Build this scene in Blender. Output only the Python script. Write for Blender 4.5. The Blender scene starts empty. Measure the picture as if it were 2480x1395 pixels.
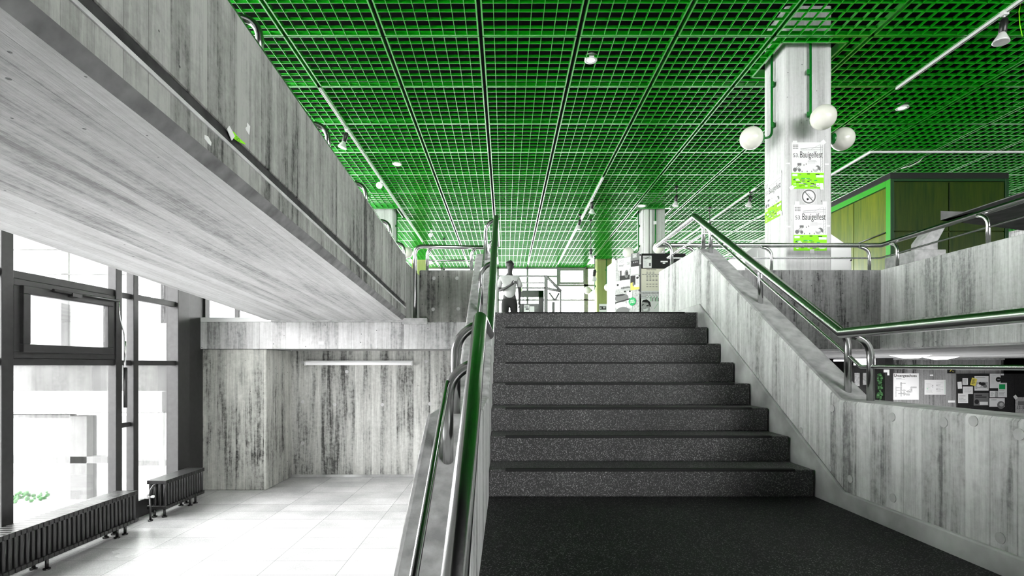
import bpy, math, random
from mathutils import Vector, Matrix
random.seed(7)
sc = bpy.context.scene
C = sc.collection
F = 1300.0            # focal length in pixels of the 2480 wide frame
E = 0.799             # eye height above the stair landing (landing floor is z = 0)

# ---------------------------------------------------------------- camera
cam = bpy.data.cameras.new('camera'); camo = bpy.data.objects.new('camera', cam); C.objects.link(camo)
camo.location = (0, 0, E); camo.rotation_euler = (math.pi/2, 0, 0)
cam.sensor_width = 36; cam.lens = 36*F/2480
cam.shift_x = 16/2480; cam.shift_y = 187.5/2480
cam.clip_start = 0.02; cam.clip_end = 300
sc.camera = camo
# ---------------------------------------------------------------- world, light, exposure
w = bpy.data.worlds.new('overcast_sky'); sc.world = w; w.use_nodes = True
bg = w.node_tree.nodes['Background']; bg.inputs[0].default_value = (1, 1, 1, 1); bg.inputs[1].default_value = 21.0
sc.view_settings.view_transform = 'Standard'; sc.view_settings.look = 'None'
sc.view_settings.gamma = 1; sc.view_settings.use_curve_mapping = False
sc.view_settings.exposure = 0.2
sc.cycles.max_bounces = 8; sc.cycles.diffuse_bounces = 5; sc.cycles.transparent_max_bounces = 12
sc.cycles.caustics_reflective = False; sc.cycles.caustics_refractive = False
def portal(name, loc, rot, sx, sy):
    l = bpy.data.lights.new(name, 'AREA'); l.shape = 'RECTANGLE'; l.size = sx; l.size_y = sy
    l.cycles.is_portal = True
    o = bpy.data.objects.new(name, l); o.location = loc; o.rotation_euler = rot; C.objects.link(o)
PI = math.pi
portal('left_window_daylight', (-3.9, 4.4, 2.0), (0, -PI/2, 0), 5.6, 4.4)
portal('far_window_daylight', (5.0, 22.95, 3.1), (-PI/2, 0, 0), 20, 3.6)
portal('upper_left_window_daylight', (-4.35, 15.0, 3.1), (0, -PI/2, 0), 3.6, 15.5)
portal('rear_window_daylight', (8.2, -6.15, 3.1), (PI/2, 0, 0), 8.6, 3.6)

# ---------------------------------------------------------------- helpers
def P(x, y, d): return Vector(((x-1224)*d/F, d, (885-y)*d/F+E))
def PX(x, y, X):
    d = F*X/(x-1224); return Vector((X, d, (885-y)*d/F+E))
def R(z): return z+E

class MB:
    def __init__(s): s.v = []; s.f = []; s.m = []; s.sm = []
    def add(s, vs, fs, m=0, smooth=False):
        b = len(s.v); s.v += [tuple(v) for v in vs]
        for f in fs: s.f.append(tuple(b+i for i in f)); s.m.append(m); s.sm.append(smooth)
        return s
    def box(s, x0, x1, y0, y1, z0, z1, m=0):
        vs = [(x, y, z) for z in (z0, z1) for y in (y0, y1) for x in (x0, x1)]
        return s.add(vs, [(0, 2, 3, 1), (4, 5, 7, 6), (0, 1, 5, 4), (2, 6, 7, 3), (0, 4, 6, 2), (1, 3, 7, 5)], m)
    def prism(s, pts, fn, a0, a1, m=0):
        n = len(pts)
        vs = [fn(p, a0) for p in pts]+[fn(p, a1) for p in pts]
        fs = [tuple(range(n)), tuple(range(2*n-1, n-1, -1))]+[(i, i+n, (i+1) % n+n, (i+1) % n) for i in range(n)]
        return s.add(vs, fs, m)
    def yz(s, pts, x0, x1, m=0): return s.prism(pts, lambda p, a: (a, p[0], p[1]), x0, x1, m)
    def xy(s, pts, z0, z1, m=0): return s.prism(pts, lambda p, a: (p[0], p[1], a), z0, z1, m)
    def xz(s, pts, y0, y1, m=0): return s.prism(pts, lambda p, a: (p[0], a, p[1]), y0, y1, m)
    def tube(s, path, r, n=12, m=0, cap=True):
        path = [Vector(p) for p in path]; k = len(path)
        rs = r if isinstance(r, (list, tuple)) else [r]*k
        t = []
        for i in range(k):
            a = path[max(i-1, 0)]; b = path[min(i+1, k-1)]
            d1 = (path[i]-a); d2 = (b-path[i])
            d = (d1.normalized() if d1.length > 1e-9 else Vector())+(d2.normalized() if d2.length > 1e-9 else Vector())
            t.append(d.normalized())
        up = Vector((0, 0, 1)) if abs(t[0].z) < .9 else Vector((1, 0, 0))
        nrm = (up-t[0]*up.dot(t[0])).normalized(); vs = []
        for i in range(k):
            if i:
                q = t[i-1].rotation_difference(t[i]); nrm = (q @ nrm); nrm = (nrm-t[i]*nrm.dot(t[i])).normalized()
            bn = t[i].cross(nrm); sc_ = 1.0
            if 0 < i < k-1:
                c = (path[i]-path[i-1]).normalized().dot(t[i]); sc_ = 1/max(c, .6)
                bend = (path[i+1]-path[i]).normalized()-(path[i]-path[i-1]).normalized()
                bend = bend.normalized() if bend.length > 1e-6 else None
            else: bend = None
            for j in range(n):
                a = 2*PI*j/n; o = (nrm*math.cos(a)+bn*math.sin(a))*rs[i]
                if bend is not None: o += bend*o.dot(bend)*(sc_-1)
                vs.append(path[i]+o)
        fs = [(i*n+j, i*n+(j+1) % n, (i+1)*n+(j+1) % n, (i+1)*n+j) for i in range(k-1) for j in range(n)]
        b = len(s.v); s.add(vs, fs, m, True)
        if cap:
            for fc in (tuple(b+j for j in range(n-1, -1, -1)), tuple(b+(k-1)*n+j for j in range(n))):
                s.f.append(fc); s.m.append(m); s.sm.append(False)
        return s
    def lathe(s, c, prof, n=20, m=0, axis='z'):
        vs = []
        for r, h in prof:
            for j in range(n):
                a = 2*PI*j/n; p = (r*math.cos(a), r*math.sin(a), h)
                if axis == 'y': p = (p[0], p[2], p[1])
                if axis == 'x': p = (p[2], p[0], p[1])
                vs.append((c[0]+p[0], c[1]+p[1], c[2]+p[2]))
        k = len(prof)
        fs = [(i*n+j, i*n+(j+1) % n, (i+1)*n+(j+1) % n, (i+1)*n+j) for i in range(k-1) for j in range(n)]
        return s.add(vs, fs, m, True)
    def ball(s, c, r, n=24, m=0, sq=(1, 1, 1)):
        k = n//2; vs = [(c[0], c[1], c[2]-r*sq[2])]
        for i in range(1, k):
            a = -PI/2+PI*i/k
            for j in range(n):
                b = 2*PI*j/n; vs.append((c[0]+r*sq[0]*math.cos(a)*math.cos(b), c[1]+r*sq[1]*math.cos(a)*math.sin(b), c[2]+r*sq[2]*math.sin(a)))
        vs.append((c[0], c[1], c[2]+r*sq[2])); L = len(vs)-1
        fs = [(0, 1+(j+1) % n, 1+j) for j in range(n)]
        fs += [(1+i*n+j, 1+i*n+(j+1) % n, 1+(i+1)*n+(j+1) % n, 1+(i+1)*n+j) for i in range(k-2) for j in range(n)]
        fs += [(L, 1+(k-2)*n+j, 1+(k-2)*n+(j+1) % n) for j in range(n)]
        return s.add(vs, fs, m, True)
    def build(s, name, mats, parent=None, bevel=0, tops=None, recalc=True):
        me = bpy.data.meshes.new(name); me.from_pydata(s.v, [], s.f)
        if not isinstance(mats, (list, tuple)): mats = [mats]
        for x in mats: me.materials.append(x)
        me.polygons.foreach_set('material_index', s.m); me.polygons.foreach_set('use_smooth', s.sm)
        if recalc:
            import bmesh
            bm = bmesh.new(); bm.from_mesh(me); bmesh.ops.recalc_face_normals(bm, faces=bm.faces); bm.to_mesh(me); bm.free()
        if tops is not None:
            me.materials.append(tops); k = len(me.materials)-1
            for p in me.polygons:
                if abs(p.normal.z) > .4: p.material_index = k
        me.update()
        o = bpy.data.objects.new(name, me); C.objects.link(o); o.parent = parent
        if bevel:
            b = o.modifiers.new('bevel', 'BEVEL'); b.width = bevel; b.segments = 2; b.limit_method = 'ANGLE'; b.angle_limit = .5
        return o

def fillet(pts, r, n=6):
    pts = [Vector(p) for p in pts]; out = [pts[0]]
    rr = r if isinstance(r, (list, tuple)) else [r]*(len(pts)-2)
    for i in range(1, len(pts)-1):
        a, b, c = pts[i-1], pts[i], pts[i+1]; q = rr[i-1]
        if q <= 0: out.append(b); continue
        u = (a-b); v = (c-b); q = min(q, u.length*.49 if i > 1 else u.length*.95, v.length*.49 if i < len(pts)-2 else v.length*.95)
        s = b+u.normalized()*q; e = b+v.normalized()*q
        for k in range(n+1):
            t = k/n; out.append(s*(1-t)**2+b*2*t*(1-t)+e*t*t)
    out.append(pts[-1]); return out
def tag(o, label=None, cat=None, group=None, kind=None):
    if label: o['label'] = label
    if cat: o['category'] = cat
    if group: o['group'] = group
    if kind: o['kind'] = kind
    return o
def struct(o, label=None): return tag(o, label, kind='structure')
def empty(name, loc=(0, 0, 0)):
    o = bpy.data.objects.new(name, None); C.objects.link(o); o.location = loc; o.empty_display_size = .1; return o
def adopt(root, *kids):
    """meshes were built in world coordinates: keep them in place under an Empty at the thing's base"""
    for k in kids:
        k.parent = root; k.matrix_parent_inverse = Matrix.Translation(root.location).inverted()
    return root
def copy_tree(o, parent=None):
    c = o.copy(); C.objects.link(c)
    if parent is not None: c.parent = parent
    for ch in list(o.children): copy_tree(ch, c)
    return c

# ---------------------------------------------------------------- materials
def nmat(name):
    m = bpy.data.materials.new(name); m.use_nodes = True; nt = m.node_tree
    return m, nt, nt.nodes['Principled BSDF']
def N(nt, t, **k):
    n = nt.nodes.new(t)
    for a, b in k.items(): setattr(n, a, b)
    return n
def mth(nt, op, a, b=None, c=None):
    n = N(nt, 'ShaderNodeMath', operation=op)
    for i, x in enumerate((a, b, c)):
        if x is None: continue
        if hasattr(x, 'is_linked'): nt.links.new(x, n.inputs[i])
        else: n.inputs[i].default_value = x
    return n.outputs[0]
def plain(name, col, rough=.6, metal=0, spec=.5, noise=0, nscale=8, bump=0):
    m, nt, b = nmat(name)
    if not isinstance(col, (tuple, list)): col = (col, col, col)
    b.inputs['Base Color'].default_value = (*col, 1); b.inputs['Roughness'].default_value = rough
    b.inputs['Metallic'].default_value = metal; b.inputs['Specular IOR Level'].default_value = spec
    tc = N(nt, 'ShaderNodeTexCoord'); no = N(nt, 'ShaderNodeTexNoise'); no.inputs['Scale'].default_value = nscale; no.inputs['Detail'].default_value = 5
    nt.links.new(tc.outputs['Object'], no.inputs['Vector'])
    if noise:
        r = N(nt, 'ShaderNodeValToRGB'); r.color_ramp.elements[0].position = .3; r.color_ramp.elements[1].position = .7
        r.color_ramp.elements[0].color = (*[max(c*(1-noise), 0) for c in col], 1); r.color_ramp.elements[1].color = (*[min(c*(1+noise), 1) for c in col], 1)
        nt.links.new(no.outputs['Fac'], r.inputs[0]); nt.links.new(r.outputs[0], b.inputs['Base Color'])
    if bump:
        bp = N(nt, 'ShaderNodeBump'); bp.inputs['Strength'].default_value = bump; bp.inputs['Distance'].default_value = .01
        nt.links.new(no.outputs['Fac'], bp.inputs['Height']); nt.links.new(bp.outputs[0], b.inputs['Normal'])
    return m
def emit(name, col, s):
    m, nt, b = nmat(name); b.inputs['Base Color'].default_value = (*col, 1)
    b.inputs['Emission Color'].default_value = (*col, 1); b.inputs['Emission Strength'].default_value = s; return m
def concrete(name, lo, hi, bw=.115, mode='v', seed=0.0, stain=.5, smax=.25, warm=0.0, horiz=0.0, top=None):
    """board-marked concrete: streaks and board tones run along the boards"""
    m, nt, b = nmat(name); L = nt.links.new
    tc = N(nt, 'ShaderNodeTexCoord'); sp = N(nt, 'ShaderNodeSeparateXYZ'); L(tc.outputs['Object'], sp.inputs[0])
    if mode == 'v': u = mth(nt, 'ADD', sp.outputs[0], sp.outputs[1]); v = sp.outputs[2]
    else: u = sp.outputs[0]; v = sp.outputs[1]
    u = mth(nt, 'ADD', u, 40.03+seed)
    ub = mth(nt, 'DIVIDE', u, bw); fl = mth(nt, 'FLOOR', ub); fr = mth(nt, 'FRACT', ub)
    wn = N(nt, 'ShaderNodeTexWhiteNoise', noise_dimensions='1D'); L(fl, wn.inputs['W'])
    def noise(su, sv, det=5, ro=.6, off=0.0):
        c = N(nt, 'ShaderNodeCombineXYZ'); L(mth(nt, 'MULTIPLY', u, su), c.inputs[0]); L(mth(nt, 'MULTIPLY', v, sv), c.inputs[1])
        L(mth(nt, 'MULTIPLY', fl, .37+off), c.inputs[2])
        n = N(nt, 'ShaderNodeTexNoise'); n.inputs['Scale'].default_value = 1; n.inputs['Detail'].default_value = det; n.inputs['Roughness'].default_value = ro
        L(c.outputs[0], n.inputs['Vector']); return n.outputs['Fac']
    st = noise(16, .9); fine = noise(80, 3.5, 4, .7, .2)
    big = N(nt, 'ShaderNodeTexNoise'); big.inputs['Scale'].default_value = 1.1; big.inputs['Detail'].default_value = 6; big.inputs['Roughness'].default_value = .62
    mp = N(nt, 'ShaderNodeMapping'); mp.inputs['Location'].default_value = (seed*3.1, seed*1.7, seed); mp.inputs['Scale'].default_value = (1, 1, .55) if mode == 'v' else (1, .5, 1)
    L(tc.outputs['Object'], mp.inputs[0]); L(mp.outputs[0], big.inputs['Vector'])
    mot = N(nt, 'ShaderNodeTexNoise'); mot.inputs['Scale'].default_value = 26; mot.inputs['Detail'].default_value = 6; mot.inputs['Roughness'].default_value = .7; L(tc.outputs['Object'], mot.inputs['Vector'])
    s1 = mth(nt, 'MULTIPLY_ADD', st, .9, mth(nt, 'MULTIPLY', wn.outputs[0], .28))
    s2 = mth(nt, 'MULTIPLY_ADD', big.outputs['Fac'], stain*2.2, s1)
    s3 = mth(nt, 'MULTIPLY_ADD', fine, .55, s2)
    s4 = mth(nt, 'MULTIPLY_ADD', mot.outputs['Fac'], .5, s3)
    mean = .45+.14+stain*1.1+.275+.25
    val = mth(nt, 'SUBTRACT', s4, mean)
    mr = N(nt, 'ShaderNodeMapRange'); mr.inputs['From Min'].default_value = -smax*1.6; mr.inputs['From Max'].default_value = smax*1.4; L(val, mr.inputs['Value'])
    cr = N(nt, 'ShaderNodeValToRGB'); e = cr.color_ramp.elements
    wc = lambda g: (g, g*(1+warm*.25), g*(1-warm), 1)
    e[0].color = wc(lo); e[1].color = wc(hi); k = cr.color_ramp.elements.new(.38); k.color = wc(lo+(hi-lo)*.55)
    L(mr.outputs[0], cr.inputs[0])
    # board joints, blow holes
    ed = mth(nt, 'GREATER_THAN', mth(nt, 'ABSOLUTE', mth(nt, 'SUBTRACT', fr, .5)), .487)
    jn = mth(nt, 'MULTIPLY', ed, mth(nt, 'GREATER_THAN', wn.outputs[0], .45))
    vo = N(nt, 'ShaderNodeTexVoronoi'); vo.inputs['Scale'].default_value = 16; L(tc.outputs['Object'], vo.inputs['Vector'])
    sx = N(nt, 'ShaderNodeSeparateColor'); L(vo.outputs['Color'], sx.inputs[0])
    pit = mth(nt, 'MULTIPLY', mth(nt, 'LESS_THAN', vo.outputs['Distance'], mth(nt, 'MULTIPLY', sx.outputs[1], .13)), mth(nt, 'GREATER_THAN', sx.outputs[0], .72))
    dk = mth(nt, 'MAXIMUM', mth(nt, 'MULTIPLY', jn, .45), mth(nt, 'MULTIPLY', pit, .8))
    mx = N(nt, 'ShaderNodeMix', data_type='RGBA'); L(dk, mx.inputs[0]); L(cr.outputs[0], mx.inputs[6]); mx.inputs[7].default_value = (lo*.3, lo*.3, lo*.3, 1)
    L(mx.outputs[2], b.inputs['Base Color']); b.inputs['Roughness'].default_value = .72; b.inputs['Specular IOR Level'].default_value = .3
    h = mth(nt, 'ADD', mth(nt, 'MULTIPLY', fine, .5), mth(nt, 'ADD', mth(nt, 'MULTIPLY', dk, -1.2), mth(nt, 'MULTIPLY', wn.outputs[0], .5)))
    bp = N(nt, 'ShaderNodeBump'); bp.inputs['Strength'].default_value = .55; bp.inputs['Distance'].default_value = .012; L(h, bp.inputs['Height']); L(bp.outputs[0], b.inputs['Normal'])
    return m
def terrazzo(name, base, speck, amount=.25, rough=.3, tile=None, joint=.02, rvar=.1, spec=.5, bump=0):
    m, nt, b = nmat(name); L = nt.links.new
    tc = N(nt, 'ShaderNodeTexCoord')
    vo = N(nt, 'ShaderNodeTexVoronoi'); vo.inputs['Scale'].default_value = 260; L(tc.outputs['Object'], vo.inputs['Vector'])
    sx = N(nt, 'ShaderNodeSeparateColor'); L(vo.outputs['Color'], sx.inputs[0])
    isp = mth(nt, 'GREATER_THAN', sx.outputs[0], 1-amount)
    val = mth(nt, 'MULTIPLY', isp, sx.outputs[1])
    no = N(nt, 'ShaderNodeTexNoise'); no.inputs['Scale'].default_value = 2.2; no.inputs['Detail'].default_value = 6; L(tc.outputs['Object'], no.inputs['Vector'])
    n2 = mth(nt, 'MULTIPLY_ADD', no.outputs['Fac'], .9, .55)
    mx = N(nt, 'ShaderNodeMix', data_type='RGBA'); L(val, mx.inputs[0]); mx.inputs[6].default_value = (*[base]*3, 1); mx.inputs[7].default_value = (*[speck]*3, 1)
    vm = N(nt, 'ShaderNodeVectorMath', operation='SCALE'); L(mx.outputs[2], vm.inputs[0]); L(n2, vm.inputs['Scale'])
    out = vm.outputs[0]
    if tile:
        br = N(nt, 'ShaderNodeTexBrick'); br.offset = 0; br.squash = 1; br.inputs['Scale'].default_value = 1
        br.inputs['Mortar Size'].default_value = .0022; br.inputs['Brick Width'].default_value = tile[0]; br.inputs['Row Height'].default_value = tile[1]; br.inputs['Mortar Smooth'].default_value = .1
        br.inputs['Color1'].default_value = (1, 1, 1, 1); br.inputs['Color2'].default_value = (.8, .8, .8, 1); br.inputs['Mortar'].default_value = (joint,)*3+(1,)
        mp = N(nt, 'ShaderNodeMapping'); mp.inputs['Location'].default_value = (.1, tile[2], 0); L(tc.outputs['Object'], mp.inputs[0]); L(mp.outputs[0], br.inputs['Vector'])
        m2 = N(nt, 'ShaderNodeMix', data_type='RGBA', blend_type='MULTIPLY'); m2.inputs[0].default_value = 1; L(out, m2.inputs[6]); L(br.outputs['Color'], m2.inputs[7]); out = m2.outputs[2]
    L(out, b.inputs['Base Color']); b.inputs['Specular IOR Level'].default_value = spec
    L(mth(nt, 'MULTIPLY_ADD', no.outputs['Fac'], rvar, rough), b.inputs['Roughness'])
    if bump:
        bp = N(nt, 'ShaderNodeBump'); bp.inputs['Strength'].default_value = bump; bp.inputs['Distance'].default_value = .003; L(val, bp.inputs['Height']); L(bp.outputs[0], b.inputs['Normal'])
    return m
def glass(name, tint=.97, refl=.07):
    m = bpy.data.materials.new(name); m.use_nodes = True; nt = m.node_tree; nt.nodes.clear()
    o = N(nt, 'ShaderNodeOutputMaterial'); mx = N(nt, 'ShaderNodeMixShader'); t = N(nt, 'ShaderNodeBsdfTransparent'); g = N(nt, 'ShaderNodeBsdfGlossy')
    t.inputs[0].default_value = (tint, tint, tint, 1); g.inputs['Roughness'].default_value = .02
    lw = N(nt, 'ShaderNodeLayerWeight'); lw.inputs[0].default_value = .25
    nt.links.new(mth(nt, 'MULTIPLY_ADD', lw.outputs['Fresnel'], .6, refl*.3), mx.inputs[0])
    nt.links.new(t.outputs[0], mx.inputs[1]); nt.links.new(g.outputs[0], mx.inputs[2]); nt.links.new(mx.outputs[0], o.inputs[0]); return m
def wood(name, c1, c2, rough=.3):
    m, nt, b = nmat(name); L = nt.links.new
    tc = N(nt, 'ShaderNodeTexCoord'); mp = N(nt, 'ShaderNodeMapping'); mp.inputs['Scale'].default_value = (9, 9, .7)
    no = N(nt, 'ShaderNodeTexNoise'); no.inputs['Scale'].default_value = 1.6; no.inputs['Detail'].default_value = 8; no.inputs['Roughness'].default_value = .65
    L(tc.outputs['Object'], mp.inputs[0]); L(mp.outputs[0], no.inputs['Vector'])
    r = N(nt, 'ShaderNodeValToRGB'); r.color_ramp.elements[0].position = .33; r.color_ramp.elements[1].position = .66
    r.color_ramp.elements[0].color = (*c1, 1); r.color_ramp.elements[1].color = (*c2, 1); L(no.outputs['Fac'], r.inputs[0]); L(r.outputs[0], b.inputs['Base Color'])
    b.inputs['Roughness'].default_value = rough; return m

M = {}
M['wall'] = concrete('concrete_wall', .22, .86, stain=.35, smax=.17)
M['wall_dark'] = concrete('concrete_wall_weathered', .008, .34, stain=.6, smax=.20, seed=2.3, warm=.05)
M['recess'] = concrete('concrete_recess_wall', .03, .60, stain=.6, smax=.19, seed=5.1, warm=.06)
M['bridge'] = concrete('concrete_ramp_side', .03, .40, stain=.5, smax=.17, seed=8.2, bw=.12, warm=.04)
M['soffit'] = concrete('concrete_soffit', .22, .58, mode='s', bw=.10, stain=.3, smax=.2, seed=3.3)
M['column'] = concrete('concrete_column', .38, .66, stain=.25, smax=.2, bw=.09, seed=1.1)
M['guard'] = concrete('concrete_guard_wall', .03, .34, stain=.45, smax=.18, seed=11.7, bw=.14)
M['guard_light'] = concrete('concrete_gallery_wall', .22, .68, stain=.35, smax=.18, seed=13.7, bw=.16)
M['plain'] = plain('concrete_plain', .45, .8, noise=.25, nscale=14, bump=.5)
M['plain_dark'] = plain('concrete_dark_top', .50, .8, noise=.3, nscale=18, bump=.8)
M['skirt'] = plain('concrete_skirting', .5, .6, noise=.5, nscale=3, bump=.2)
M['chamfer'] = plain('concrete_chamfer', .15, .8, noise=.35, nscale=11, bump=.3)
M['platform'] = plain('platform_concrete', .14, .8, noise=.3, nscale=5)
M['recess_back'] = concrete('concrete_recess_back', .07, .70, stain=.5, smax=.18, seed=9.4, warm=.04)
M['groove'] = plain('concrete_groove_grime', .035, .9, noise=.6, nscale=9)  # shadow inside the shallow groove, painted as a dark tone
M['lip'] = plain('concrete_drip_lip', .55, .7, noise=.2, nscale=12)
M['step'] = terrazzo('step_terrazzo', .065, .42, .22, rough=.5, bump=.2, spec=.3)
M['landing'] = terrazzo('landing_terrazzo', .008, .26, .16, rough=.5, tile=(.57, .285, .12), joint=.1, spec=.25)
M['floor'] = terrazzo('lower_floor_terrazzo', .66, .9, .4, rough=.16, tile=(.57, .285, .06), joint=.35, rvar=.16)
M['upfloor'] = terrazzo('upper_floor_terrazzo', .25, .6, .3, rough=.25)
M['rubber'] = plain('black_rubber', .008, .7)
M['steel'] = plain('brushed_steel', .6, .2, 1.0)
M['green'] = plain('green_lacquer', (.0, .40, .002), .28, spec=.8)
M['greenpipe'] = plain('green_pipe_paint', (.0, .16, .012), .35)
M['black'] = plain('black_plenum', .004, .95, spec=.1)
M['frame'] = plain('dark_window_frame', .016, .45, noise=.3, nscale=20)
M['framegrey'] = plain('grey_frame', .22, .4, noise=.2, nscale=20)
M['rad'] = plain('radiator_enamel_dark', .007, .3, noise=.3, nscale=30)
M['glass'] = glass('window_glass')
M['globe'] = plain('opal_plastic', (.78, .77, .70), .22)
M['white'] = plain('white_paint', .82, .5)
M['paper'] = plain('white_paper', .8, .8)
M['paper_grey'] = plain('grey_paper', .45, .8, noise=.3, nscale=25)
M['ivory'] = plain('ivory_paper', (.72, .70, .58), .8)
M['ink'] = plain('black_ink', .01, .7)
M['inkgrey'] = plain('grey_ink', .16, .7)
M['lime'] = plain('lime_print', (.27, .87, .0), .7)
M['seal'] = plain('green_print', (.0, .38, .1), .7)
M['yellow'] = plain('yellow_print', (.75, .66, .12), .7)
M['blackboard'] = plain('black_board_felt', .012, .9, noise=.5, nscale=60)
M['blackplastic'] = plain('black_plastic', .012, .35)
M['glow'] = emit('lamp_glow', (1, 1, .97), 9)
M['lampglow'] = emit('prismatic_lamp_glow', (1, 1, 1), 2.5)
M['tubeglow2'] = emit('tube_glow', (1, 1, 1), 2.0)
M['tubeglow'] = emit('opal_tube_cover', (.85, .85, .85), .45)
M['bulb'] = plain('reflector_glass', .75, .15, spec=.8)
M['panel_lit'] = wood('olive_panel', (.06, .12, .0), (.17, .21, .003))  # side panels: window light painted into a brighter copy of the green
M['panel_frame'] = plain('green_panel_frame', (.02, .36, .006), .4)  # side frame, brightened in colour for the window light
M['panel_dark'] = wood('dark_green_panel', (.003, .022, .0), (.035, .055, .001))  # front panels: same green with the shade painted into the colour
M['panel_dark_frame'] = plain('dark_green_frame', (.0, .035, .003), .4)  # front frame, darkened in colour for the shaded side
M['outside'] = plain('pale_render', .5, .8, noise=.08, nscale=2)
M['outside_grey'] = plain('grey_render', .085, .8, noise=.15, nscale=2)
M['outside_mid'] = plain('mid_grey_frame', .14, .8, noise=.08, nscale=2)
M['ground'] = plain('pale_paving', .4, .9, noise=.12, nscale=1)
M['foliage'] = plain('leaves', (.04, .13, .04), .7, noise=.5, nscale=30)
M['skin'] = plain('skin', .025, .6)
M['shirt'] = plain('pale_grey_jersey', .42, .85, noise=.1, nscale=12, bump=.3)
M['trousers'] = plain('black_denim', .008, .85)
M['hair'] = plain('dark_hair', .008, .6)
M['olive'] = concrete('olive_column', .2, .36, stain=.25, smax=.4, bw=.09, seed=4.4, warm=.6)

# ================================================================ STRUCTURE
ZL, ZU = -.735, 1.32           # lower floor, upper floor (landing = 0)
ZT = 1.965                     # top of the guard walls on the upper floor
ZC = R(4.14)                   # underside of the green ceiling grid
Y0, G, RS = 3.262, .2865, .165 # first riser, going, rise
cb = M['green'].node_tree.nodes['Principled BSDF']; cb.inputs['Coat Weight'].default_value = 1; cb.inputs['Coat Roughness'].default_value = .22; cb.inputs['Coat IOR'].default_value = 1.7
# floors
struct(MB().box(-4.2, 16, -6.2, 16, ZL-.3, ZL).build('floor', M['floor']))
struct(MB().box(-.10, 1.905, 1.88, Y0+.05, -.25, 0).build('floor_landing', M['landing']))
m = MB()
m.box(-4.3, 16, 6.60, 23.2, 1.0, ZU)
m.box(4.58, 16, -6.2, 6.55, 1.0, ZU)
m.box(-.31, 2.09, 5.27, 6.60, 1.0, ZU)
struct(m.build('floor_upper', M['upfloor']))
# fair-face underside of the right gallery
struct(MB().box(4.575, 16, -6.2, 14.9, .985, 1.0).build('ceiling_lower_hall', M['soffit']))
# descending flight in front of the landing (the camera stands on it)
m = MB()
for i in range(1, 4): m.box(-.10, 1.905, 1.88-.2865*i, 1.90, -RS*i-.4, -RS*i)
m.box(-.1, 1.905, .9, 1.9, ZL, -.5)
struct(m.build('floor_lower_steps', M['landing']))

# staircase
st = empty('staircase', (.9, Y0, 0)); tag(st, 'terrazzo stair of eight steps rising between two concrete parapets', 'staircase')
for i in range(8):
    y = Y0+G*i; zt = RS*(i+1)
    yb = y+G+.04 if i < 7 else y+.08
    s = MB().box(-.099, 1.876, y, yb, zt-RS-(.0 if i else 0), zt).build('step', M['step'], bevel=.006)
    k = MB().box(.0, 1.76, y-.0015, y+.035, zt-.012, zt+.0035).build('anti_slip_strip', M['rubber'])
    adopt(st, s); k.parent = s
m = MB()
m.yz([(Y0, -.02), (Y0+8*G, 8*RS-.18), (Y0+8*G, 0)], -.098, 1.90); ic = m.build('stair_core', M['step']); adopt(st, ic)

# stair parapets
def plugs(m, pts, n, r=.022, mi=2):
    """round tie-hole plugs lying on a wall: list of points, n = outward normal"""
    n = Vector(n); a = Vector((0, 0, 1)); b = n.cross(a)
    for p in pts:
        p = Vector(p); k = 16
        ring = [p+n*.003+(a*math.cos(2*PI*j/k)+b*math.sin(2*PI*j/k))*r for j in range(k)]
        ring2 = [p-n*.004+(a*math.cos(2*PI*j/k)+b*math.sin(2*PI*j/k))*r for j in range(k)]
        m.add(ring+ring2, [tuple(range(k))]+[(j, (j+1) % k, k+(j+1) % k, k+j) for j in range(k)], mi)
right_poly = [(-.32, ZL), (1.88, .606), (3.06, .606), (5.34, ZT), (6.68, ZT), (6.68, ZL)]
m = MB().yz(right_poly, 1.905, 2.095)
pr = struct(m.build('wall_right_stair', [M['wall']], tops=M['plain'], bevel=.018), 'light board-marked concrete parapet rising right of the stair')
m = MB(); rp = []
for q in ((2016, 989), (2161, 1010), (2286, 1023), (2358, 1020), (2469, 1052), (1940, 1043), (2009, 1134), (2163, 1206), (2423, 1303), (1836, 911), (1757, 868), (2060, 1160)): rp.append(PX(q[0], q[1], 1.905))
plugs(m, rp, (-1, 0, 0), mi=0); o = m.build('tie_plug', M['lip']); o.parent = pr
left_poly = [(-.14, ZL), (2.1, .606), (3.3, .606), (5.6, ZT), (6.75, ZT), (6.75, ZL)]
pl = struct(MB().yz(left_poly, -.31, -.10).build('wall_left_stair', [M['wall']], tops=M['plain_dark'], bevel=.016), 'concrete parapet left of the stair with sloping top')
# skirting beside the steps and landing
m = MB().yz([(.9, -.25), (.9, .095), (3.0, .095), (5.24, 1.40), (6.66, 1.405), (6.66, 1.25), (5.3, 1.2), (3.2, -.25)], 1.886, 1.906)
struct(m.build('baseboard_right', [M['skirt']], bevel=.012))

# guard walls of the upper floor
m = MB().box(-1.053, -.31, 6.55, 6.75, 1.32, ZT)
gl = struct(m.build('wall_left_guard', [M['wall_dark']], tops=M['plain'], bevel=.02), 'dark stained concrete guard wall beside the stair top')
m = MB(); plugs(m, [P(1051, 674, 6.55), P(1107, 674, 6.55), P(1049, 749, 6.55), P(1110, 748, 6.55)], (0, -1, 0), mi=0); o = m.build('tie_plug', M['plain']); o.parent = gl
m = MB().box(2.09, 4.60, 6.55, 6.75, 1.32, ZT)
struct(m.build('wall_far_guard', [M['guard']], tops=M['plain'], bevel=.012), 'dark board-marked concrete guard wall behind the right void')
m = MB().box(4.58, 4.78, -6.0, 6.75, 1.32, ZT)
struct(m.build('wall_gallery_guard', [M['guard_light']], tops=M['plain'], bevel=.012), 'pale concrete guard wall of the right gallery')
m = MB().box(2.09, 4.56, 6.53, 6.6, 1.0, 1.33)
struct(m.build('trim_1', [M['guard']], bevel=.008), 'concrete slab edge below the far guard')
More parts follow.
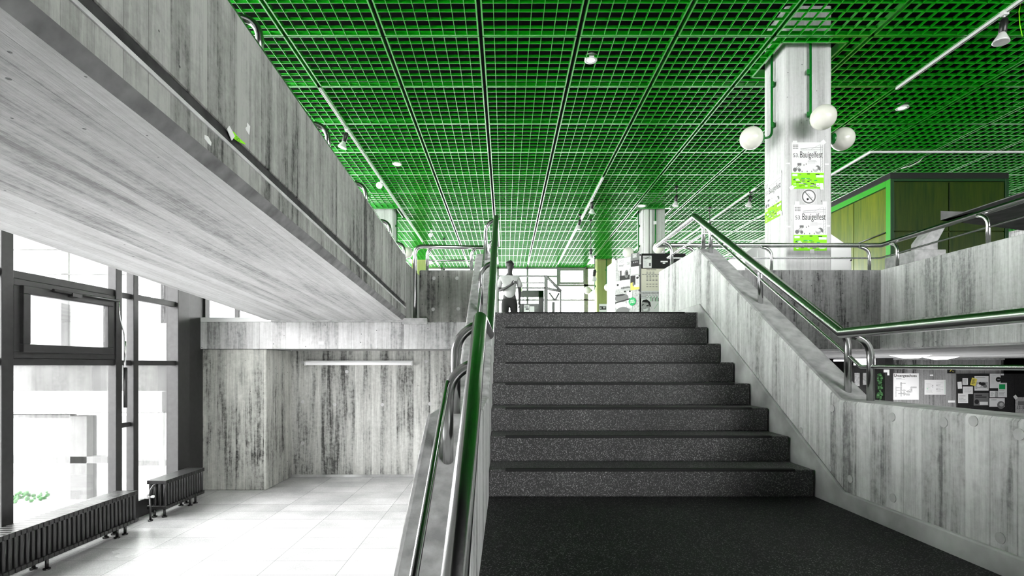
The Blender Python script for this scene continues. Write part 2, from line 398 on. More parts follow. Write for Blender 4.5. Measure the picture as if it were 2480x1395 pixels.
m = MB().box(4.56, 4.62, -6.0, 6.6, 1.0, 1.325)
struct(m.build('trim_2', [M['guard_light']], bevel=.008), 'pale concrete slab edge below the gallery guard')
m = MB().box(-3.865, -.31, 6.55, 6.72, 1.0, 1.33)
struct(m.build('trim_3', [M['guard_light']], bevel=.008), 'pale concrete slab edge above the lower recess')
m = MB().box(-3.865, -2.86, 6.55, 6.8, 1.33, 1.385)
struct(m.build('trim_4', [M['white']], bevel=.004), 'white sill on the slab edge by the window')
m = MB().box(-2.86, -1.25, 6.545, 6.7, 1.33, 1.362).box(-1.25, -.95, 6.50, 6.7, 1.30, 1.375)
struct(m.build('trim_5', [M['plain']], bevel=.005), 'concrete kerb under the ramp foot')
m = MB().box(-1.41, -1.21, 6.55, 9.0, 1.32, R(1.27))
struct(m.build('wall_ramp_extension', [M['wall_dark']], tops=M['plain'], bevel=.01))

# recess below on the left
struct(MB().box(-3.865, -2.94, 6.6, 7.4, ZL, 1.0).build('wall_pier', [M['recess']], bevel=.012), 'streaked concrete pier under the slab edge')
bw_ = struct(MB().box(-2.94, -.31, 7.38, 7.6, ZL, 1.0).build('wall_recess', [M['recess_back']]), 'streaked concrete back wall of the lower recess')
m = MB(); plugs(m, [P(q[0], q[1], 7.38) for q in ((733, 878), (733, 973), (733, 1073), (811, 980), (926, 980), (1032, 875), (1041, 978), (840, 900))], (0, -1, 0), r=.024, mi=0)
o = m.build('tie_plug', M['lip']); o.parent = bw_
struct(MB().box(-2.945, -.31, 7.365, 7.385, ZL, ZL+.035).build('baseboard_recess', [M['skirt']], bevel=.004))

# ramp bridge on the left
def rz(y, off): return R(.55+.065*(6.5-y))+off
def sweep(pts, y0, y1, m=0, mb=None):
    mb = mb or MB(); return mb.prism(pts, lambda p, a: (p[0], a, rz(a, p[1])), y0, y1, m)
mb = sweep([(-2.88, 0), (-1.25, 0), (-1.25, .15), (-2.88, .15)], -2.5, 6.5)
br = struct(mb.build('ramp', [M['soffit']]), 'concrete ramp descending overhead from the left towards the upper floor')
mb = sweep([(-1.25, 0), (-1.21, .045), (-1.25, .045)], -2.5, 6.5)
o = mb.build('chamfered_edge', [M['chamfer']]); o.parent = br
mb = sweep([(-1.25, .045), (-1.21, .045), (-1.21, .15), (-1.25, .15)], -2.5, 6.5, 0)
o = mb.build('ramp_edge_beam', [M['bridge']]); o.parent = br
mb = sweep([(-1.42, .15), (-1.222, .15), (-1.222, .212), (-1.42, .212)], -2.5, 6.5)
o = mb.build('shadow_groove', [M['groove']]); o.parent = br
mb = sweep([(-1.25, .138), (-1.204, .138), (-1.204, .154), (-1.25, .154)], -2.5, 6.5)
o = mb.build('drip_lip', [M['lip']]); o.parent = br
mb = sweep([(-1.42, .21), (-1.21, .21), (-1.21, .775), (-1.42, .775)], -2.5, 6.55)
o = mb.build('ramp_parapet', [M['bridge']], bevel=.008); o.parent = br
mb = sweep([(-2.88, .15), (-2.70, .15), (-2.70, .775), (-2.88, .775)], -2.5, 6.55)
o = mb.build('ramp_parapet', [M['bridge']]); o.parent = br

# columns
def column(x, y, name='column', mat='column', label=None):
    return struct(MB().box(x, x+.6, y, y+.6, ZU, ZC+.6).build(name, [M[mat]], bevel=.028), label)
column(3.66, 7.0, label='pale concrete column with posters and globe lamps')
column(3.66, 14.3, label='concrete column behind the pinboards')
column(3.60, 21.1, mat='olive', label='olive concrete column by the far window')
column(-3.59, 14.3, label='concrete column behind the ramp parapet')
column(-3.7, 21.2, mat='olive', label='olive column at the far left window')
column(11.0, 14.3)

# ceiling grid: 1.228 m panels of 8 x 8 cells
PN = 1.228; X0 = -.309; YJ = 6.753
m = MB(); BH = .034; FR = .022
def skip(x, y):
    for cx, cy in ((3.96, 7.3), (3.96, 14.6), (-3.29, 14.6), (3.9, 21.4), (-3.4, 21.5), (11.3, 14.6)):
        if abs(x-cx) < .46 and abs(y-cy) < .46: return True
    return False
def seg(x0, x1, y0, y1, z0, z1):
    # cut bars that would run into a column
    lx, ly = x1-x0, y1-y0
    if not any(x0-.4 < cx+.4 and x1+.4 > cx-.4 and y0-.4 < cy+.4 and y1+.4 > cy-.4 for cx, cy in ((3.96, 7.3), (3.96, 14.6), (-3.29, 14.6), (3.9, 21.4), (-3.4, 21.5), (11.3, 14.6))):
        m.box(x0, x1, y0, y1, z0, z1); return
    n = 8
    for k in range(n):
        if lx > ly: a, b, c, d = x0+lx*k/n, x0+lx*(k+1)/n, y0, y1
        else: a, b, c, d = x0, x1, y0+ly*k/n, y0+ly*(k+1)/n
        if not skip((a+b)/2, (c+d)/2): m.box(a, b, c, d, z0, z1)
for i in range(-7, 13):
    for j in range(-5, 13):
        xa, xb = X0+PN*i+.022, X0+PN*(i+1)-.022; ya, yb = YJ+PN*j+.007, YJ+PN*(j+1)-.007
        if xb < -4.3 and yb < 6.5: continue
        for k in range(9):
            x = xa+(xb-xa)*k/8; y = ya+(yb-ya)*k/8; e = (k in (0, 8)); t = .009 if e else .0035
            z1 = ZC+BH+(.02 if e else 0)
            xx = min(max(x, xa+t), xb-t); yy = min(max(y, ya+t), yb-t)
            seg(xx-t, xx+t, ya, yb, ZC, z1)
            seg(xa, xb, yy-t, yy+t, ZC+.0005, z1)
for cx, cy in ((3.96, 7.3), (3.96, 14.6), (-3.29, 14.6)):   # collars round the columns
    for s in (-1, 1):
        m.box(cx+s*.42-.012, cx+s*.42+.012, cy-.43, cy+.43, ZC-.004, ZC+.11)
        m.box(cx-.43, cx+.43, cy+s*.42-.012, cy+s*.42+.012, ZC-.004, ZC+.11)
struct(m.build('ceiling', M['green'], recalc=False), 'green louvred ceiling grid')
struct(MB().box(-4.6, 16.2, -6.3, 23.3, ZC+.55, ZC+.85).build('ceiling_slab', M['black']))

# ---------------------------------------------------------------- window walls
def bars(parent, name, items, mat='frame', bevel=.004):
    for b in items:
        o = MB().box(*b).build(name, M[mat], bevel=bevel); adopt(parent, o)
XW = -3.72
w1 = struct(empty('window_1', (XW, 3, ZL)), 'tall dark framed window wall beside the radiators')
zt, zb = ZC, ZL
bars(w1, 'mullion', [(XW, XW+.075, 3.885, 3.98, zb, zt), (XW, XW+.08, 5.02, 5.10, zb, zt), (XW, XW+.075, 5.265, 5.335, zb, zt), (XW-.05, XW+.085, 5.965, 6.18, zb, zt), (XW-.12, XW+.0, 6.18, 6.62, zb, zt),
                      (XW, XW+.075, 2.75, 2.83, zb, zt)])
bars(w1, 'transom', [(XW, XW+.06, 2.3, 5.02, R(0), R(.055)), (XW, XW+.06, 5.335, 5.965, R(0), R(.05)), (XW, XW+.05, 5.10, 5.265, R(0), R(.05)),
                      (XW, XW+.06, 2.3, 5.02, R(.65), R(.71)), (XW, XW+.06, 5.335, 5.965, R(.65), R(.705)), (XW, XW+.05, 5.10, 5.265, R(.65), R(.70)),
                      (XW, XW+.06, 2.3, 5.965, R(2.4), R(2.46)), (XW, XW+.04, 5.10, 5.265, R(-.60), R(-.555)), (XW-.02, XW+.03, 2.3, 6.2, ZL, ZL+.17)])
g = MB().box(XW-.03, XW-.022, 2.3, 6.2, ZL+.1, ZC).build('glass_pane', M['glass']); adopt(w1, g)
# hopper sash
def rect_frame(mb, y0, y1, z0, z1, wd, x0, x1):
    mb.box(x0, x1, y0, y1, z0, z0+wd); mb.box(x0, x1, y0, y1, z1-wd, z1)
    mb.box(x0, x1, y0, y0+wd, z0+wd, z1-wd); mb.box(x0, x1, y1-wd, y1, z0+wd, z1-wd)
mb = MB(); rect_frame(mb, 3.985, 5.02, R(.055), R(.65), .05, XW, XW+.07); o = mb.build('sash_frame', M['frame'], bevel=.004); adopt(w1, o)
mb = MB(); rect_frame(mb, 4.04, 4.965, R(.10), R(.605), .062, XW+.045, XW+.095); s_ = mb.build('opening_sash', M['frame'], bevel=.005); adopt(w1, s_)
o = MB().box(XW+.06, XW+.066, 4.1, 4.9, R(.155), R(.55)).build('sash_pane', M['glass']); o.parent = s_
o = MB().tube([(XW+.115, 4.28, R(.60)), (XW+.115, 5.0, R(.60))], .012).box(XW+.1, XW+.135, 4.45, 4.55, R(.57), R(.60)).build('opener_bar', M['blackplastic']); adopt(w1, o)
o = MB().tube(fillet([(XW+.11, 5.02, R(.60)), (XW+.11, 5.02, R(.45)), (XW+.12, 5.07, R(.30)), (XW+.12, 5.08, R(.0))], .03), .006).tube([(XW+.12, 5.08, R(.23)), (XW+.12, 5.08, R(-.13))], .010).build('opener_rod', M['steel']); adopt(w1, o)
o = MB().tube([(XW+.12, 5.085, R(-.02)), (XW+.12, 5.085, R(-.40))], .016).build('opener_crank', M['blackplastic']); adopt(w1, o)
struct(MB().box(XW-.2, XW+.02, -6.3, 2.3, ZL, ZC+.6).build('wall_left_rear', M['wall']))  # unseen wall, added to keep window light off the lower steps
# window above the slab, far left
w2 = struct(empty('window_2', (-4.2, 10, ZU)), 'window wall of the upper floor')
XU = -4.2
bars(w2, 'mullion', [(XU, XU+.1, y, y+.1, ZU, ZC) for y in (6.75, 7.05, 7.35, 9.2, 10.4, 11.6, 12.8, 14.2, 15.6, 17, 18.4, 19.8, 21.2)]+[(XU, XU+.07, 8.32, 8.37, ZU, ZC)])
bars(w2, 'transom', [(XU, XU+.08, 6.6, 22.7, ZU, ZU+.12), (XU, XU+.08, 6.6, 22.7, R(2.2), R(2.28)), (XU, XU+.08, 6.6, 22.7, ZC, ZC+.1)])
o = MB().box(XU-.01, XU, 6.6, 22.7, ZU, ZC).build('glass_pane', M['glass']); adopt(w2, o)
struct(MB().box(-4.25, -3.7, 6.62, 6.72, ZU, ZC).build('wall_window_return', M['frame']))
# far window
YF = 22.7
w3 = struct(empty('window_3', (5, YF, ZU)), 'far bright window wall under the end of the ceiling')
def fx(x): return (x-1224)*YF/F
bars(w3, 'mullion', [(fx(x)-t, fx(x)+t, YF, YF+.12, ZU, ZC) for x, t in ((1000, .05), (1070, .04), (1140, .04), (1206, .05), (1277.5, .045), (1419.5, .09), (1489, .045), (1560, .045), (1632, .045), (1703, .045), (1775, .045), (1846, .045), (1918, .05), (1990, .05), (2060, .05))], 'framegrey')
bars(w3, 'mullion', [(fx(1351.5)-.06, fx(1351.5)+.06, YF-.02, YF+.12, R(3.38), ZC)], 'framegrey')
bars(w3, 'transom', [(-4.2, 16, YF, YF+.1, ZC-.06, ZC+.15), (-4.2, 2.18, YF, YF+.1, R(3.74), R(3.80)), (fx(1340), 16, YF, YF+.1, R(3.345), R(3.43)), (-4.2, 16, YF, YF+.1, R(2.74), R(2.80)), (-4.2, 16, YF, YF+.1, ZU, ZU+.9)], 'framegrey')
mb = MB()
for a in ((fx(1353), fx(1418), R(4.0), R(4.12)), (fx(1353), fx(1418), R(3.43), R(3.52)), (fx(1353), fx(1358), R(3.5), R(4.02)), (fx(1412), fx(1418), R(3.5), R(4.02))): mb.box(a[0], a[1], YF-.05, YF, a[2], a[3])
o = mb.build('opening_sash', M['framegrey'], bevel=.005); adopt(w3, o)
o = MB().box(-4.2, 16, YF+.05, YF+.06, ZU+.9, ZC).build('glass_pane', M['glass']); adopt(w3, o)
# unseen rear window and wall, opening shaped to light the columns; closed right side
w4 = struct(empty('window_4', (5, -6.1, ZL)), 'rear window wall behind the viewer')
bars(w4, 'mullion', [(x, x+.1, -6.2, -6.1, ZL, ZC) for x in (4.0, 6.3, 8.3, 10.3, 12.3)])
bars(w4, 'transom', [(4.0, 12.4, -6.2, -6.1, z, z+.1) for z in (1.4, 2.6)])
struct(MB().box(16, 16.2, -6.3, 23.3, ZL, ZC+.6).build('wall_right_end', M['wall']))
struct(MB().box(12.4, 16, -6.3, -6.1, ZL, ZC+.6).box(-3.75, 4.0, -6.3, -6.1, ZL, ZC+.6).box(4.0, 12.4, -6.3, -6.1, ZL, 1.32).build('wall_rear', M['wall']))  # unseen wall, left part closed to keep rear light off the steps
# lower hall far wall
YB = 13.5
def bx(x): return (x-1224)*YB/F
def bz(y): return R((885-y)*YB/F)
struct(MB().box(bx(2160), bx(2431), YB, YB+.2, ZL, 1.0).build('wall_lower_hall', [M['guard']]), 'dark board-marked wall of the lower hall')
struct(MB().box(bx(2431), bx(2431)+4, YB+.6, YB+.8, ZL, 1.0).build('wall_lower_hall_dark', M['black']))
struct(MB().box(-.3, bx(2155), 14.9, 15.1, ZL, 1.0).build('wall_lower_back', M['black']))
struct(MB().box(bx(2140), bx(2160), YB-.05, YB+.3, ZL, 1.0).build('trim_6', M['frame']), 'black door post in the lower hall')
struct(MB().box(bx(2158), bx(2431), YB-.03, YB, 0.94, 1.0).build('trim_7', M['plain']), 'concrete band over the lower hall wall')

# ---------------------------------------------------------------- outside
struct(MB().box(-60, 60, -60, 80, -2.4, -2.2).build('ground_outside', M['ground']))
ob = empty('neighbour_building', (-10, 12, -2.2)); tag(ob, 'pale building wing with grey fascia outside the left window', 'building')
def oq(x0, x1, y0, y1, d, dd=.3):
    a = P(x0, y0, d); b = P(x1, y1, d); return (a.x, b.x, d, d+dd, b.z, a.z)
for nm, mt, q in (('upper_wall', 'outside', oq(-700, 412, 560, 884, 12, 1.5)), ('grey_band', 'outside_grey', oq(-700, 412, 884, 948, 12.05, 1.5)), ('fascia', 'outside', oq(-700, 392, 948, 998, 11.9, 1.6)),
                  ('fascia_end', 'outside_grey', oq(392, 414, 948, 1000, 11.9, 1.6)), ('drip_edge', 'outside_mid', oq(-700, 396, 998, 1001, 11.85, .3)),
                  ('post', 'outside_mid', oq(170, 210, 1008, 1240, 12, .3)), ('window_rail', 'outside_mid', oq(-300, 170, 1004, 1013, 12, .2)), ('window_rail', 'outside_mid', oq(-300, 260, 1106, 1122, 12, .2)),
                  ('window_rail', 'outside_mid', oq(333, 412, 1116, 1128, 12, .2)), ('downpipe', 'outside', oq(388, 394, 1000, 1180, 11.8, .1)), ('back_wall', 'outside', oq(-700, 330, 1008, 1250, 15, .3)),
                  ('pilaster', 'outside_mid', oq(148, 165, 600, 884, 11.95, .1)), ('cornice', 'outside_mid', oq(-700, 412, 601, 604, 11.9, .1)), ('cornice', 'outside_mid', oq(-700, 412, 663, 665, 11.95, .1))):
    adopt(ob, MB().box(*q).build(nm, M[mt]))
gb = empty('planter_bush', (-9.1, 10, -2.2)); tag(gb, 'low green shrub outside behind the lower left window pane', 'shrub')
mb = MB()
for _ in range(60):
    p = P(random.uniform(20, 100), random.uniform(1195, 1215), 10.2); mb.ball(p+Vector((0, random.uniform(-.2, .2), 0)), random.uniform(.02, .045), 6)
adopt(gb, mb.build('foliage', M['foliage']), MB().box(gb.location.x-.5, gb.location.x+.5, 9.9, 10.4, -2.2, -1.78).build('planter', M['outside']))

# ================================================================ RAILINGS
def post(path, mat='steel', r=.0195): return MB().tube(path, r, 14).build('post', M[mat])
def railing(label, base, rails, mids, posts, r=.0285, rm=.0105, group=None):
    t = empty('handrail', base); tag(t, label, 'handrail', group)
    ks = []
    for p in rails: ks.append(MB().tube(p, r, 20).build('top_rail', M['steel']))
    for p in mids: ks.append(MB().tube(p, rm, 12).build('middle_rail', M['steel']))
    for p in posts: ks.append(post(p))
    return adopt(t, *ks)
def zr_par(y, k0, k1, z0, z1, s0):   # height of a parapet top along y
    if y < k0: return z0-s0*(k0-y)
    if y < k1[0]: return z0
    return min(z0+(y-k1[0])*(z1-z0)/(k1[1]-k1[0]), z1)
# right stair rail
ZR0, ZR1 = R(.182), R(1.50)
XR = 1.90
rk = [(XR, .2, ZR0-.9), (XR, 1.80, ZR0), (XR, 3.03, ZR0), (XR, 5.39, ZR1), (XR, 6.70, ZR1)]
def rail_z(y, kk):
    for a, b in zip(kk, kk[1:]):
        if a[1] <= y <= b[1]: return a[2]+(b[2]-a[2])*(y-a[1])/(b[1]-a[1])
def bent(xp, y, zb, xr, zr, rad=.085): # vertical post with a curved head running sideways into the rail
    return fillet([(xp, y, zb-.02), (xp, y, zr-.055), (xr+(.01 if xp > xr else -.01), y, zr-.022)], rad, 8)
pzr = lambda y: zr_par(y, 1.88, (3.06, 5.34), .606, ZT, .6)
XP = 2.0
posts = [bent(XP, y, pzr(y), XR, rail_z(y, rk)) for y in (1.0, 1.92, 2.94, 3.135, 4.21, 5.23, 5.42, 6.45)]
mk = [(XP, .3, pzr(.3)+.19), (XP, 1.8, .79), (XP, 3.02, .792), (XP, 5.30, R(1.31)), (XP, 5.45, R(1.33)), (XP, 6.62, R(1.33))]
railing('steel handrail on the light parapet right of the stair', (XP, 3, .606), [rk], [mk], posts)
# left stair rail
XL, XLP = -.097, -.20
lk = [(XL-.004, .35, R(.185)-.56*1.8), (XL-.004, 2.15, R(.185)), (XL, 3.22, R(.185)), (XL+.002, 5.45, R(1.50)), (XL+.002, 6.68, R(1.50))]
plz = lambda y: zr_par(y, 2.1, (3.3, 5.6), .606, ZT, .6)
posts = [bent(XLP, y, plz(y), XL, rail_z(y, lk), .1) for y in (.9, 1.87, 2.16, 3.3, 4.35, 5.45, 6.3)]
mk = [(XLP, .4, R(-.062)-.59*1.45), (XLP, 1.85, R(-.062)), (XLP, 2.2, R(-.03)), (XLP, 3.2, R(-.02)), (XLP, 5.5, R(1.30)), (XLP, 6.6, R(1.31))]
railing('thick steel handrail on the parapet left of the stair, nearest the viewer', (XLP, 3, .606), [lk], [mk], posts)
# far guard and right gallery rail
ZG = R(1.50); ZGM = R(1.335)
gk = [(1.90, 6.70, ZG), (4.69, 6.70, ZG), (4.69, -2.0, ZG)]
gm = [(2.02, 6.68, ZGM), (4.66, 6.68, ZGM), (4.66, -2.0, ZGM)]
def post_y(x, y, yr, zb, zr): return fillet([(x, y, zb-.02), (x, y, zr-.055), (x, yr, zr-.022)], .07, 8)
def hook(x, dx, zb, zr, y): return fillet([(x, y, zb-.02), (x, y, zr-.06), (x+dx, y, zr-.022)], .09, 8)
posts = [hook(x, -.13, ZT, ZG, 6.68) for x in (2.36, 3.31, 4.53)]
posts += [fillet([(4.66, y, ZT-.02), (4.66, y, ZG-.06), (4.66, y+.12, ZG-.022)], .09, 8) for y in (6.38, 5.18, 4.0, 2.8, 1.6, .4)]
railing('steel guard rail around the right void, below the column posters', (4.66, 6.6, ZT), [gk], [gm], posts)
# left guard rail at the ramp foot
a = P(1003, 600, 6.6); xl = (1005-1224)*6.6/F
lk2 = fillet([(xl, 6.6, 1.36), (xl, 6.6, R(1.465)), (-.12, 6.68, R(1.465))], .10, 8)
lm2 = [(P(1037, 0, 6.65).x, 6.65, R(1.30)), (-.22, 6.65, R(1.30))]
posts = [fillet([(P(x, 0, 6.65).x, 6.65, ZT-.02), (P(x, 0, 6.65).x, 6.65, R(1.41)), (P(x, 0, 6.65).x+.05, 6.65, R(1.45))], .05) for x in (1035, 1142)]
railing('steel guard rail above the stained guard wall at the ramp foot', (xl, 6.6, 1.36), [lk2], [lm2], posts, r=.025)
# ramp rail
def rt(y): return rz(y, .775)
kr = [(-1.55, y, rt(y)+.185) for y in (-2, 6.3)]
hooks = []
for x in (641, 803, 893, 950, 984):
    y = F*1.23/(1224-x)
    hooks.append(fillet([(-1.255, y, rt(y)-.02), (-1.255, y, rt(y)+.20), (-1.50, y, rt(y)+.215)], [.11], 8))
railing('steel rail with bent posts along the top of the concrete ramp', (-1.3, 3, rt(3)), [kr, [(-1.235, y, rt(y)+.008) for y in (-2, 6.3)]], [], hooks, r=.020)
for o in bpy.data.objects:
    pass

# ================================================================ RADIATORS
sec = MB()
for k in range(4):
    yy = -.0985+.025+k*.0493
    sec.tube([(yy, 0, .012), (yy, 0, .262)], [.0165, .0165], 10)
    sec.ball((yy, 0, .012), .0165, 10); sec.ball((yy, 0, .262), .0165, 10)
sec.box(-.0985, .0985, -.0205, .0205, .252, .290); sec.box(-.0985, .0985, -.0205, .0205, 0.0, .034)
sec_o = None
def radiator(label, y0, n, feet, grp):
    global sec_o
    t = empty('radiator', (-3.498, y0, ZL)); tag(t, label, 'radiator', grp)
    for i in range(n):
        if sec_o is None: s = sec.build('radiator_section', M['rad'], bevel=.004); sec_o = s
        else: s = sec_o.copy(); C.objects.link(s)
        s.parent = t; s.location = (0, -.023-.046*i, .09); s.matrix_parent_inverse = Matrix.Identity(4)
    for fy in feet:
        for dx in (-.05, .05):
            f = MB().tube([(dx, fy, 0), (dx, fy, .1)], .012, 10).lathe((dx, fy, 0), [(.0, .012), (.024, .012), (.024, 0)], 10).build('foot', M['rad']); f.parent = t
    return t
radiator('long dark column radiator in the left foreground under the window', 4.966, 56, [-.10, -.20, -.93, -1.8], 'dark column radiators along the window wall')
r2 = radiator('short dark column radiator by the pier with a valve on its end', 6.07, 15, [-.10, -.2, -.64], 'dark column radiators along the window wall')
o = MB().tube(fillet([(.02, -.72, .345), (.02, -.76, .345), (.0, -.78, .30), (.0, -.78, .25)], .02), .012).tube([(.0, -.78, .25), (0, -.78, 0)], .010).lathe((0, -.78, 0), [(0, .014), (.022, .014), (.022, 0)], 10).build('supply_pipe', M['rad']); o.parent = r2
o = MB().tube([(-.10, -.775, .24), (-.02, -.775, .24)], [.022, .022], 14).tube([(-.02, -.775, .24), (.03, -.775, .24)], .014).build('valve', M['white']); o.parent = r2
o['label'] = 'white thermostat valve'

# ================================================================ LAMPS
t = empty('tube_lamp', P(870, 880, 7.3)); tag(t, 'long white tube lamp on the recess wall', 'lamp')
a, b = P(740, 876, 7.34), P(1000, 884.5, 7.34)
adopt(t, MB().box(a.x, b.x, 7.335, 7.38, b.z-.0, a.z+.015).build('housing', M['white'], bevel=.004), MB().tube([(a.x+.02, 7.315, (a.z+b.z)/2-.002), (b.x-.02, 7.315, (a.z+b.z)/2-.002)], .022, 12).build('tube_cover', M['tubeglow']),
      MB().box(a.x, a.x+.02, 7.29, 7.34, b.z-.004, a.z+.004).box(b.x-.02, b.x, 7.29, 7.34, b.z-.004, a.z+.004).build('end_cap', M['white'], bevel=.003))
def globe(label, wall, out, zc, group=None, ztop=None, pr=.016, reach=.32):
    """wall: point (x,y) on the column face; out: outward unit (dx,dy)"""
    wx, wy = wall; dx, dy = out; gz = R(zc); t = empty('globe_lamp', (wx, wy, gz)); tag(t, label, 'lamp', group)
    px_, py_ = wx+dx*.04, wy+dy*.04; cx, cy = wx+dx*reach, wy+dy*reach
    zt_ = ztop or ZC+.2
    pipe = MB().tube(fillet([(px_, py_, zt_), (px_, py_, gz+.0), (cx-dx*.10, cy-dy*.10, gz+.0)], .10, 8), pr, 12).build('pipe_arm', M['greenpipe'])
    cl = []
    for z in (gz+.17, gz+.72):
        cl.append(MB().box(min(wx, px_)-(.02 if dy else 0), max(wx, px_)+(.02 if dy else 0), min(wy, py_)-(.02 if dx else 0), max(wy, py_)+(.02 if dx else 0), z-.03, z+.03).box(px_-.045 if dy else px_-.01, px_-.01 if dy else px_+.01, py_-.01 if dy else py_-.045, py_+.01 if dy else py_-.01, z-.03, z+.03).build('clamp', M['greenpipe'], bevel=.003))
    cup = MB().tube([(cx-dx*.165, cy-dy*.165, gz), (cx-dx*.118, cy-dy*.118, gz)], [.045, .085], 20).build('cup', M['greenpipe'])
    gl_ = MB().ball((cx, cy, gz), .15, 32).build('globe_shade', M['globe'])
    return adopt(t, pipe, cup, gl_, *cl)
globe('opal globe lamp on a green pipe at the front of the poster column', (3.956, 7.0), (0, -1), 3.087, 'globe lamps on the poster column')
globe('opal globe lamp reaching left from the poster column', (3.66, 7.29), (-1, 0), 3.087, 'globe lamps on the poster column')
globe('opal globe lamp reaching right from the poster column, green cup showing', (4.26, 7.29), (1, 0), 3.075, 'globe lamps on the poster column')
globe('opal globe lamp above the left end of the pinboards', (3.66, 14.6), (-1, 0), 3.07)
globe('opal globe lamp half behind the end of the stair handrail', (3.99, 14.3), (0, -1), 3.06)
globe('grey opal globe lamp right of the second column, behind the rail posts', (4.26, 14.6), (1, 0), 3.05)
globe('opal globe lamp in front of the far window, beside the olive column', (3.60, 21.4), (-1, 0), 2.99)
globe('opal globe lamp on the front of the olive column', (3.97, 21.1), (0, -1), 3.02)
globe('opal globe lamp peeping over the ramp parapet', (-2.99, 14.6), (1, 0), 3.07)

def track(label, pts, r=.014):
    t = MB()
    for a, b in zip(pts, pts[1:]):
        a = Vector(a); b = Vector(b); d = (b-a).normalized(); s = Vector((-d.y, d.x, 0))*.017
        for zz0, zz1 in ((-.034, .0),):
            vs = [a-s+Vector((0, 0, zz0)), a+s+Vector((0, 0, zz0)), b+s+Vector((0, 0, zz0)), b-s+Vector((0, 0, zz0)), a-s, a+s, b+s, b-s]
            t.add(vs, [(0, 1, 2, 3), (4, 7, 6, 5), (0, 4, 5, 1), (1, 5, 6, 2), (2, 6, 7, 3), (3, 7, 4, 0)])
        g_ = Vector((0, 0, -.0345)); s2 = s*.25
        t.add([a-s2+g_, a+s2+g_, b+s2+g_, b-s2+g_], [(0, 1, 2, 3)], 1)
    o = t.build('lamp_track', [M['white'], M['blackplastic']]); return tag(o, label, 'lamp track')
def jx(k): return X0+PN*k
track('white lamp track running along the ceiling beside the ramp', [(jx(-2), 8.0, ZC), (jx(-2), 17.9, ZC)])
track('white lamp track in the upper right corner of the ceiling', [(jx(5), 8.0, ZC), (jx(5), 5.0, ZC)])
track('white lamp track turning a corner above the green box room', [(jx(6), 15.0, ZC), (jx(6), 10.37, ZC), (jx(9), 10.37, ZC)])
track('white lamp track along the middle of the ceiling', [(jx(2), 11.8, ZC), (jx(2), 21.5, ZC)])
track('white lamp track seen between stair rail and poster column', [(jx(5), 12.5, ZC), (jx(5), 21.5, ZC)])
track('pale lamp track between the second column and the poster column', [(jx(4), 15.2, ZC), (jx(4), 21.5, ZC)])
def spot(label, x, y, tilt=(0, 0), drop=.0, s=1.0, white=False, grp='spotlights on the ceiling tracks'):
    t = empty('spotlight', (x, y, ZC-.03)); tag(t, label, 'spotlight', grp)
    a = MB().box(-.03, .03, -.03, .03, -.025, .03).tube([(0, 0, -.02), (0, 0, -.07-drop)], .009, 8).build('adapter', M['white' if white or drop == 0 else 'blackplastic'], bevel=.003); a.parent = t
    h = MB().lathe((0, 0, 0), [(.0, .0), (.026, .0), (.032, -.02), (.032, -.13), (.02, -.14)], 16).tube([(-.05, 0, -.04), (.05, 0, -.04)], .006, 8).build('lamp_holder', M['white' if white else 'blackplastic']); h.parent = t
    c = MB().lathe((0, 0, 0), [(.022, -.13), (.035, -.155), (.064, -.215), (.066, -.225), (.055, -.226), (.0, -.218)], 20).build('reflector_bulb', M['bulb']); c.parent = h
    h.location = (0, 0, -.06-drop); h.rotation_euler = (tilt[0], tilt[1], 0); h.scale = (s, s, s)
    return t
spot('black spotlight with glass reflector in the upper right corner', 5.83, 6.27, (0, .15), 0, 1.25)
spot('black spotlight tilted towards the ramp, first on its track', jx(-2), 9.35, (0, .3), 0, 1.2)
spot('round white spotlight facing the viewer, second on the ramp-side track', jx(-2), 12.0, (-1.15, 0), 0, 1.1, True)
spot('small pale spotlight far along the ramp-side track', jx(-2)+.5, 16.4, (-1.0, 0), 0, 1.0, True)
spot('white spotlight nearest on the middle track', jx(2), 13.3, (.2, 0), 0, 1.2)
spot('black spotlight second on the middle track', jx(2)-.1, 14.7, (.2, .2), .05, 1.2)
spot('black spotlight hanging low on a drop rod in the ceiling centre', 2.42, 15.2, (.0, 0), .75, 1.2)
spot('black projector spotlight hanging before the far window', 3.38, 20.3, (.9, 0), .45, 2.0)
spot('black spotlight hanging above the stair rail peak', 3.95, 12.4, (0, .1), .12, 1.1)
spot('white spotlight behind the posts at the stair rail peak', jx(4), 16.5, (.0, .3), .3, 1.1, True)
spot('black spotlight just left of the poster column', jx(5), 12.75, (0, .25), .02, 1.1)
spot('black spotlight above the middle of the right stair rail', jx(5)-.5, 14.0, (0, .2), .35, 1.1)
spot('black spotlight low beside the guard rail at the far left', -2.0, 17.5, (.5, .3), .9, 1.2)
def downlight(label, x, y, s=1.0):
    t = empty('downlight', (x, y, ZC)); tag(t, label, 'ceiling light', 'round downlights in the ceiling grid')
    a = MB().lathe((0, 0, 0), [(.05*s, .0), (.075*s, -.004), (.078*s, .0), (.078*s, .06), (.05*s, .06)], 24).build('rim', M['white']); a.parent = t
    b = MB().lathe((0, 0, 0), [(.0, .012), (.052*s, .006)], 24).build('diffuser', M['glow']); b.parent = t
downlight('lit round downlight near the top centre of the ceiling', 1.16, 7.29, 1.1)
downlight('lit round downlight in the ceiling left of centre', -2.23, 11.05, 1.2)
downlight('lit round downlight in the ceiling right of the poster column', 6.39, 8.64, 1.2)
downlight('lit round downlight above the second column', 3.55, 13.95, 1.5)
m = MB().tube([P(2183, 408, 10.5), P(2205, 402, 10.5), P(2225, 392, 10.55), P(2238, 379, 10.62)], .009, 8)
tag(m.build('hanging_cable', M['white']), 'short white cable hanging from the ceiling above the green box', 'cable')
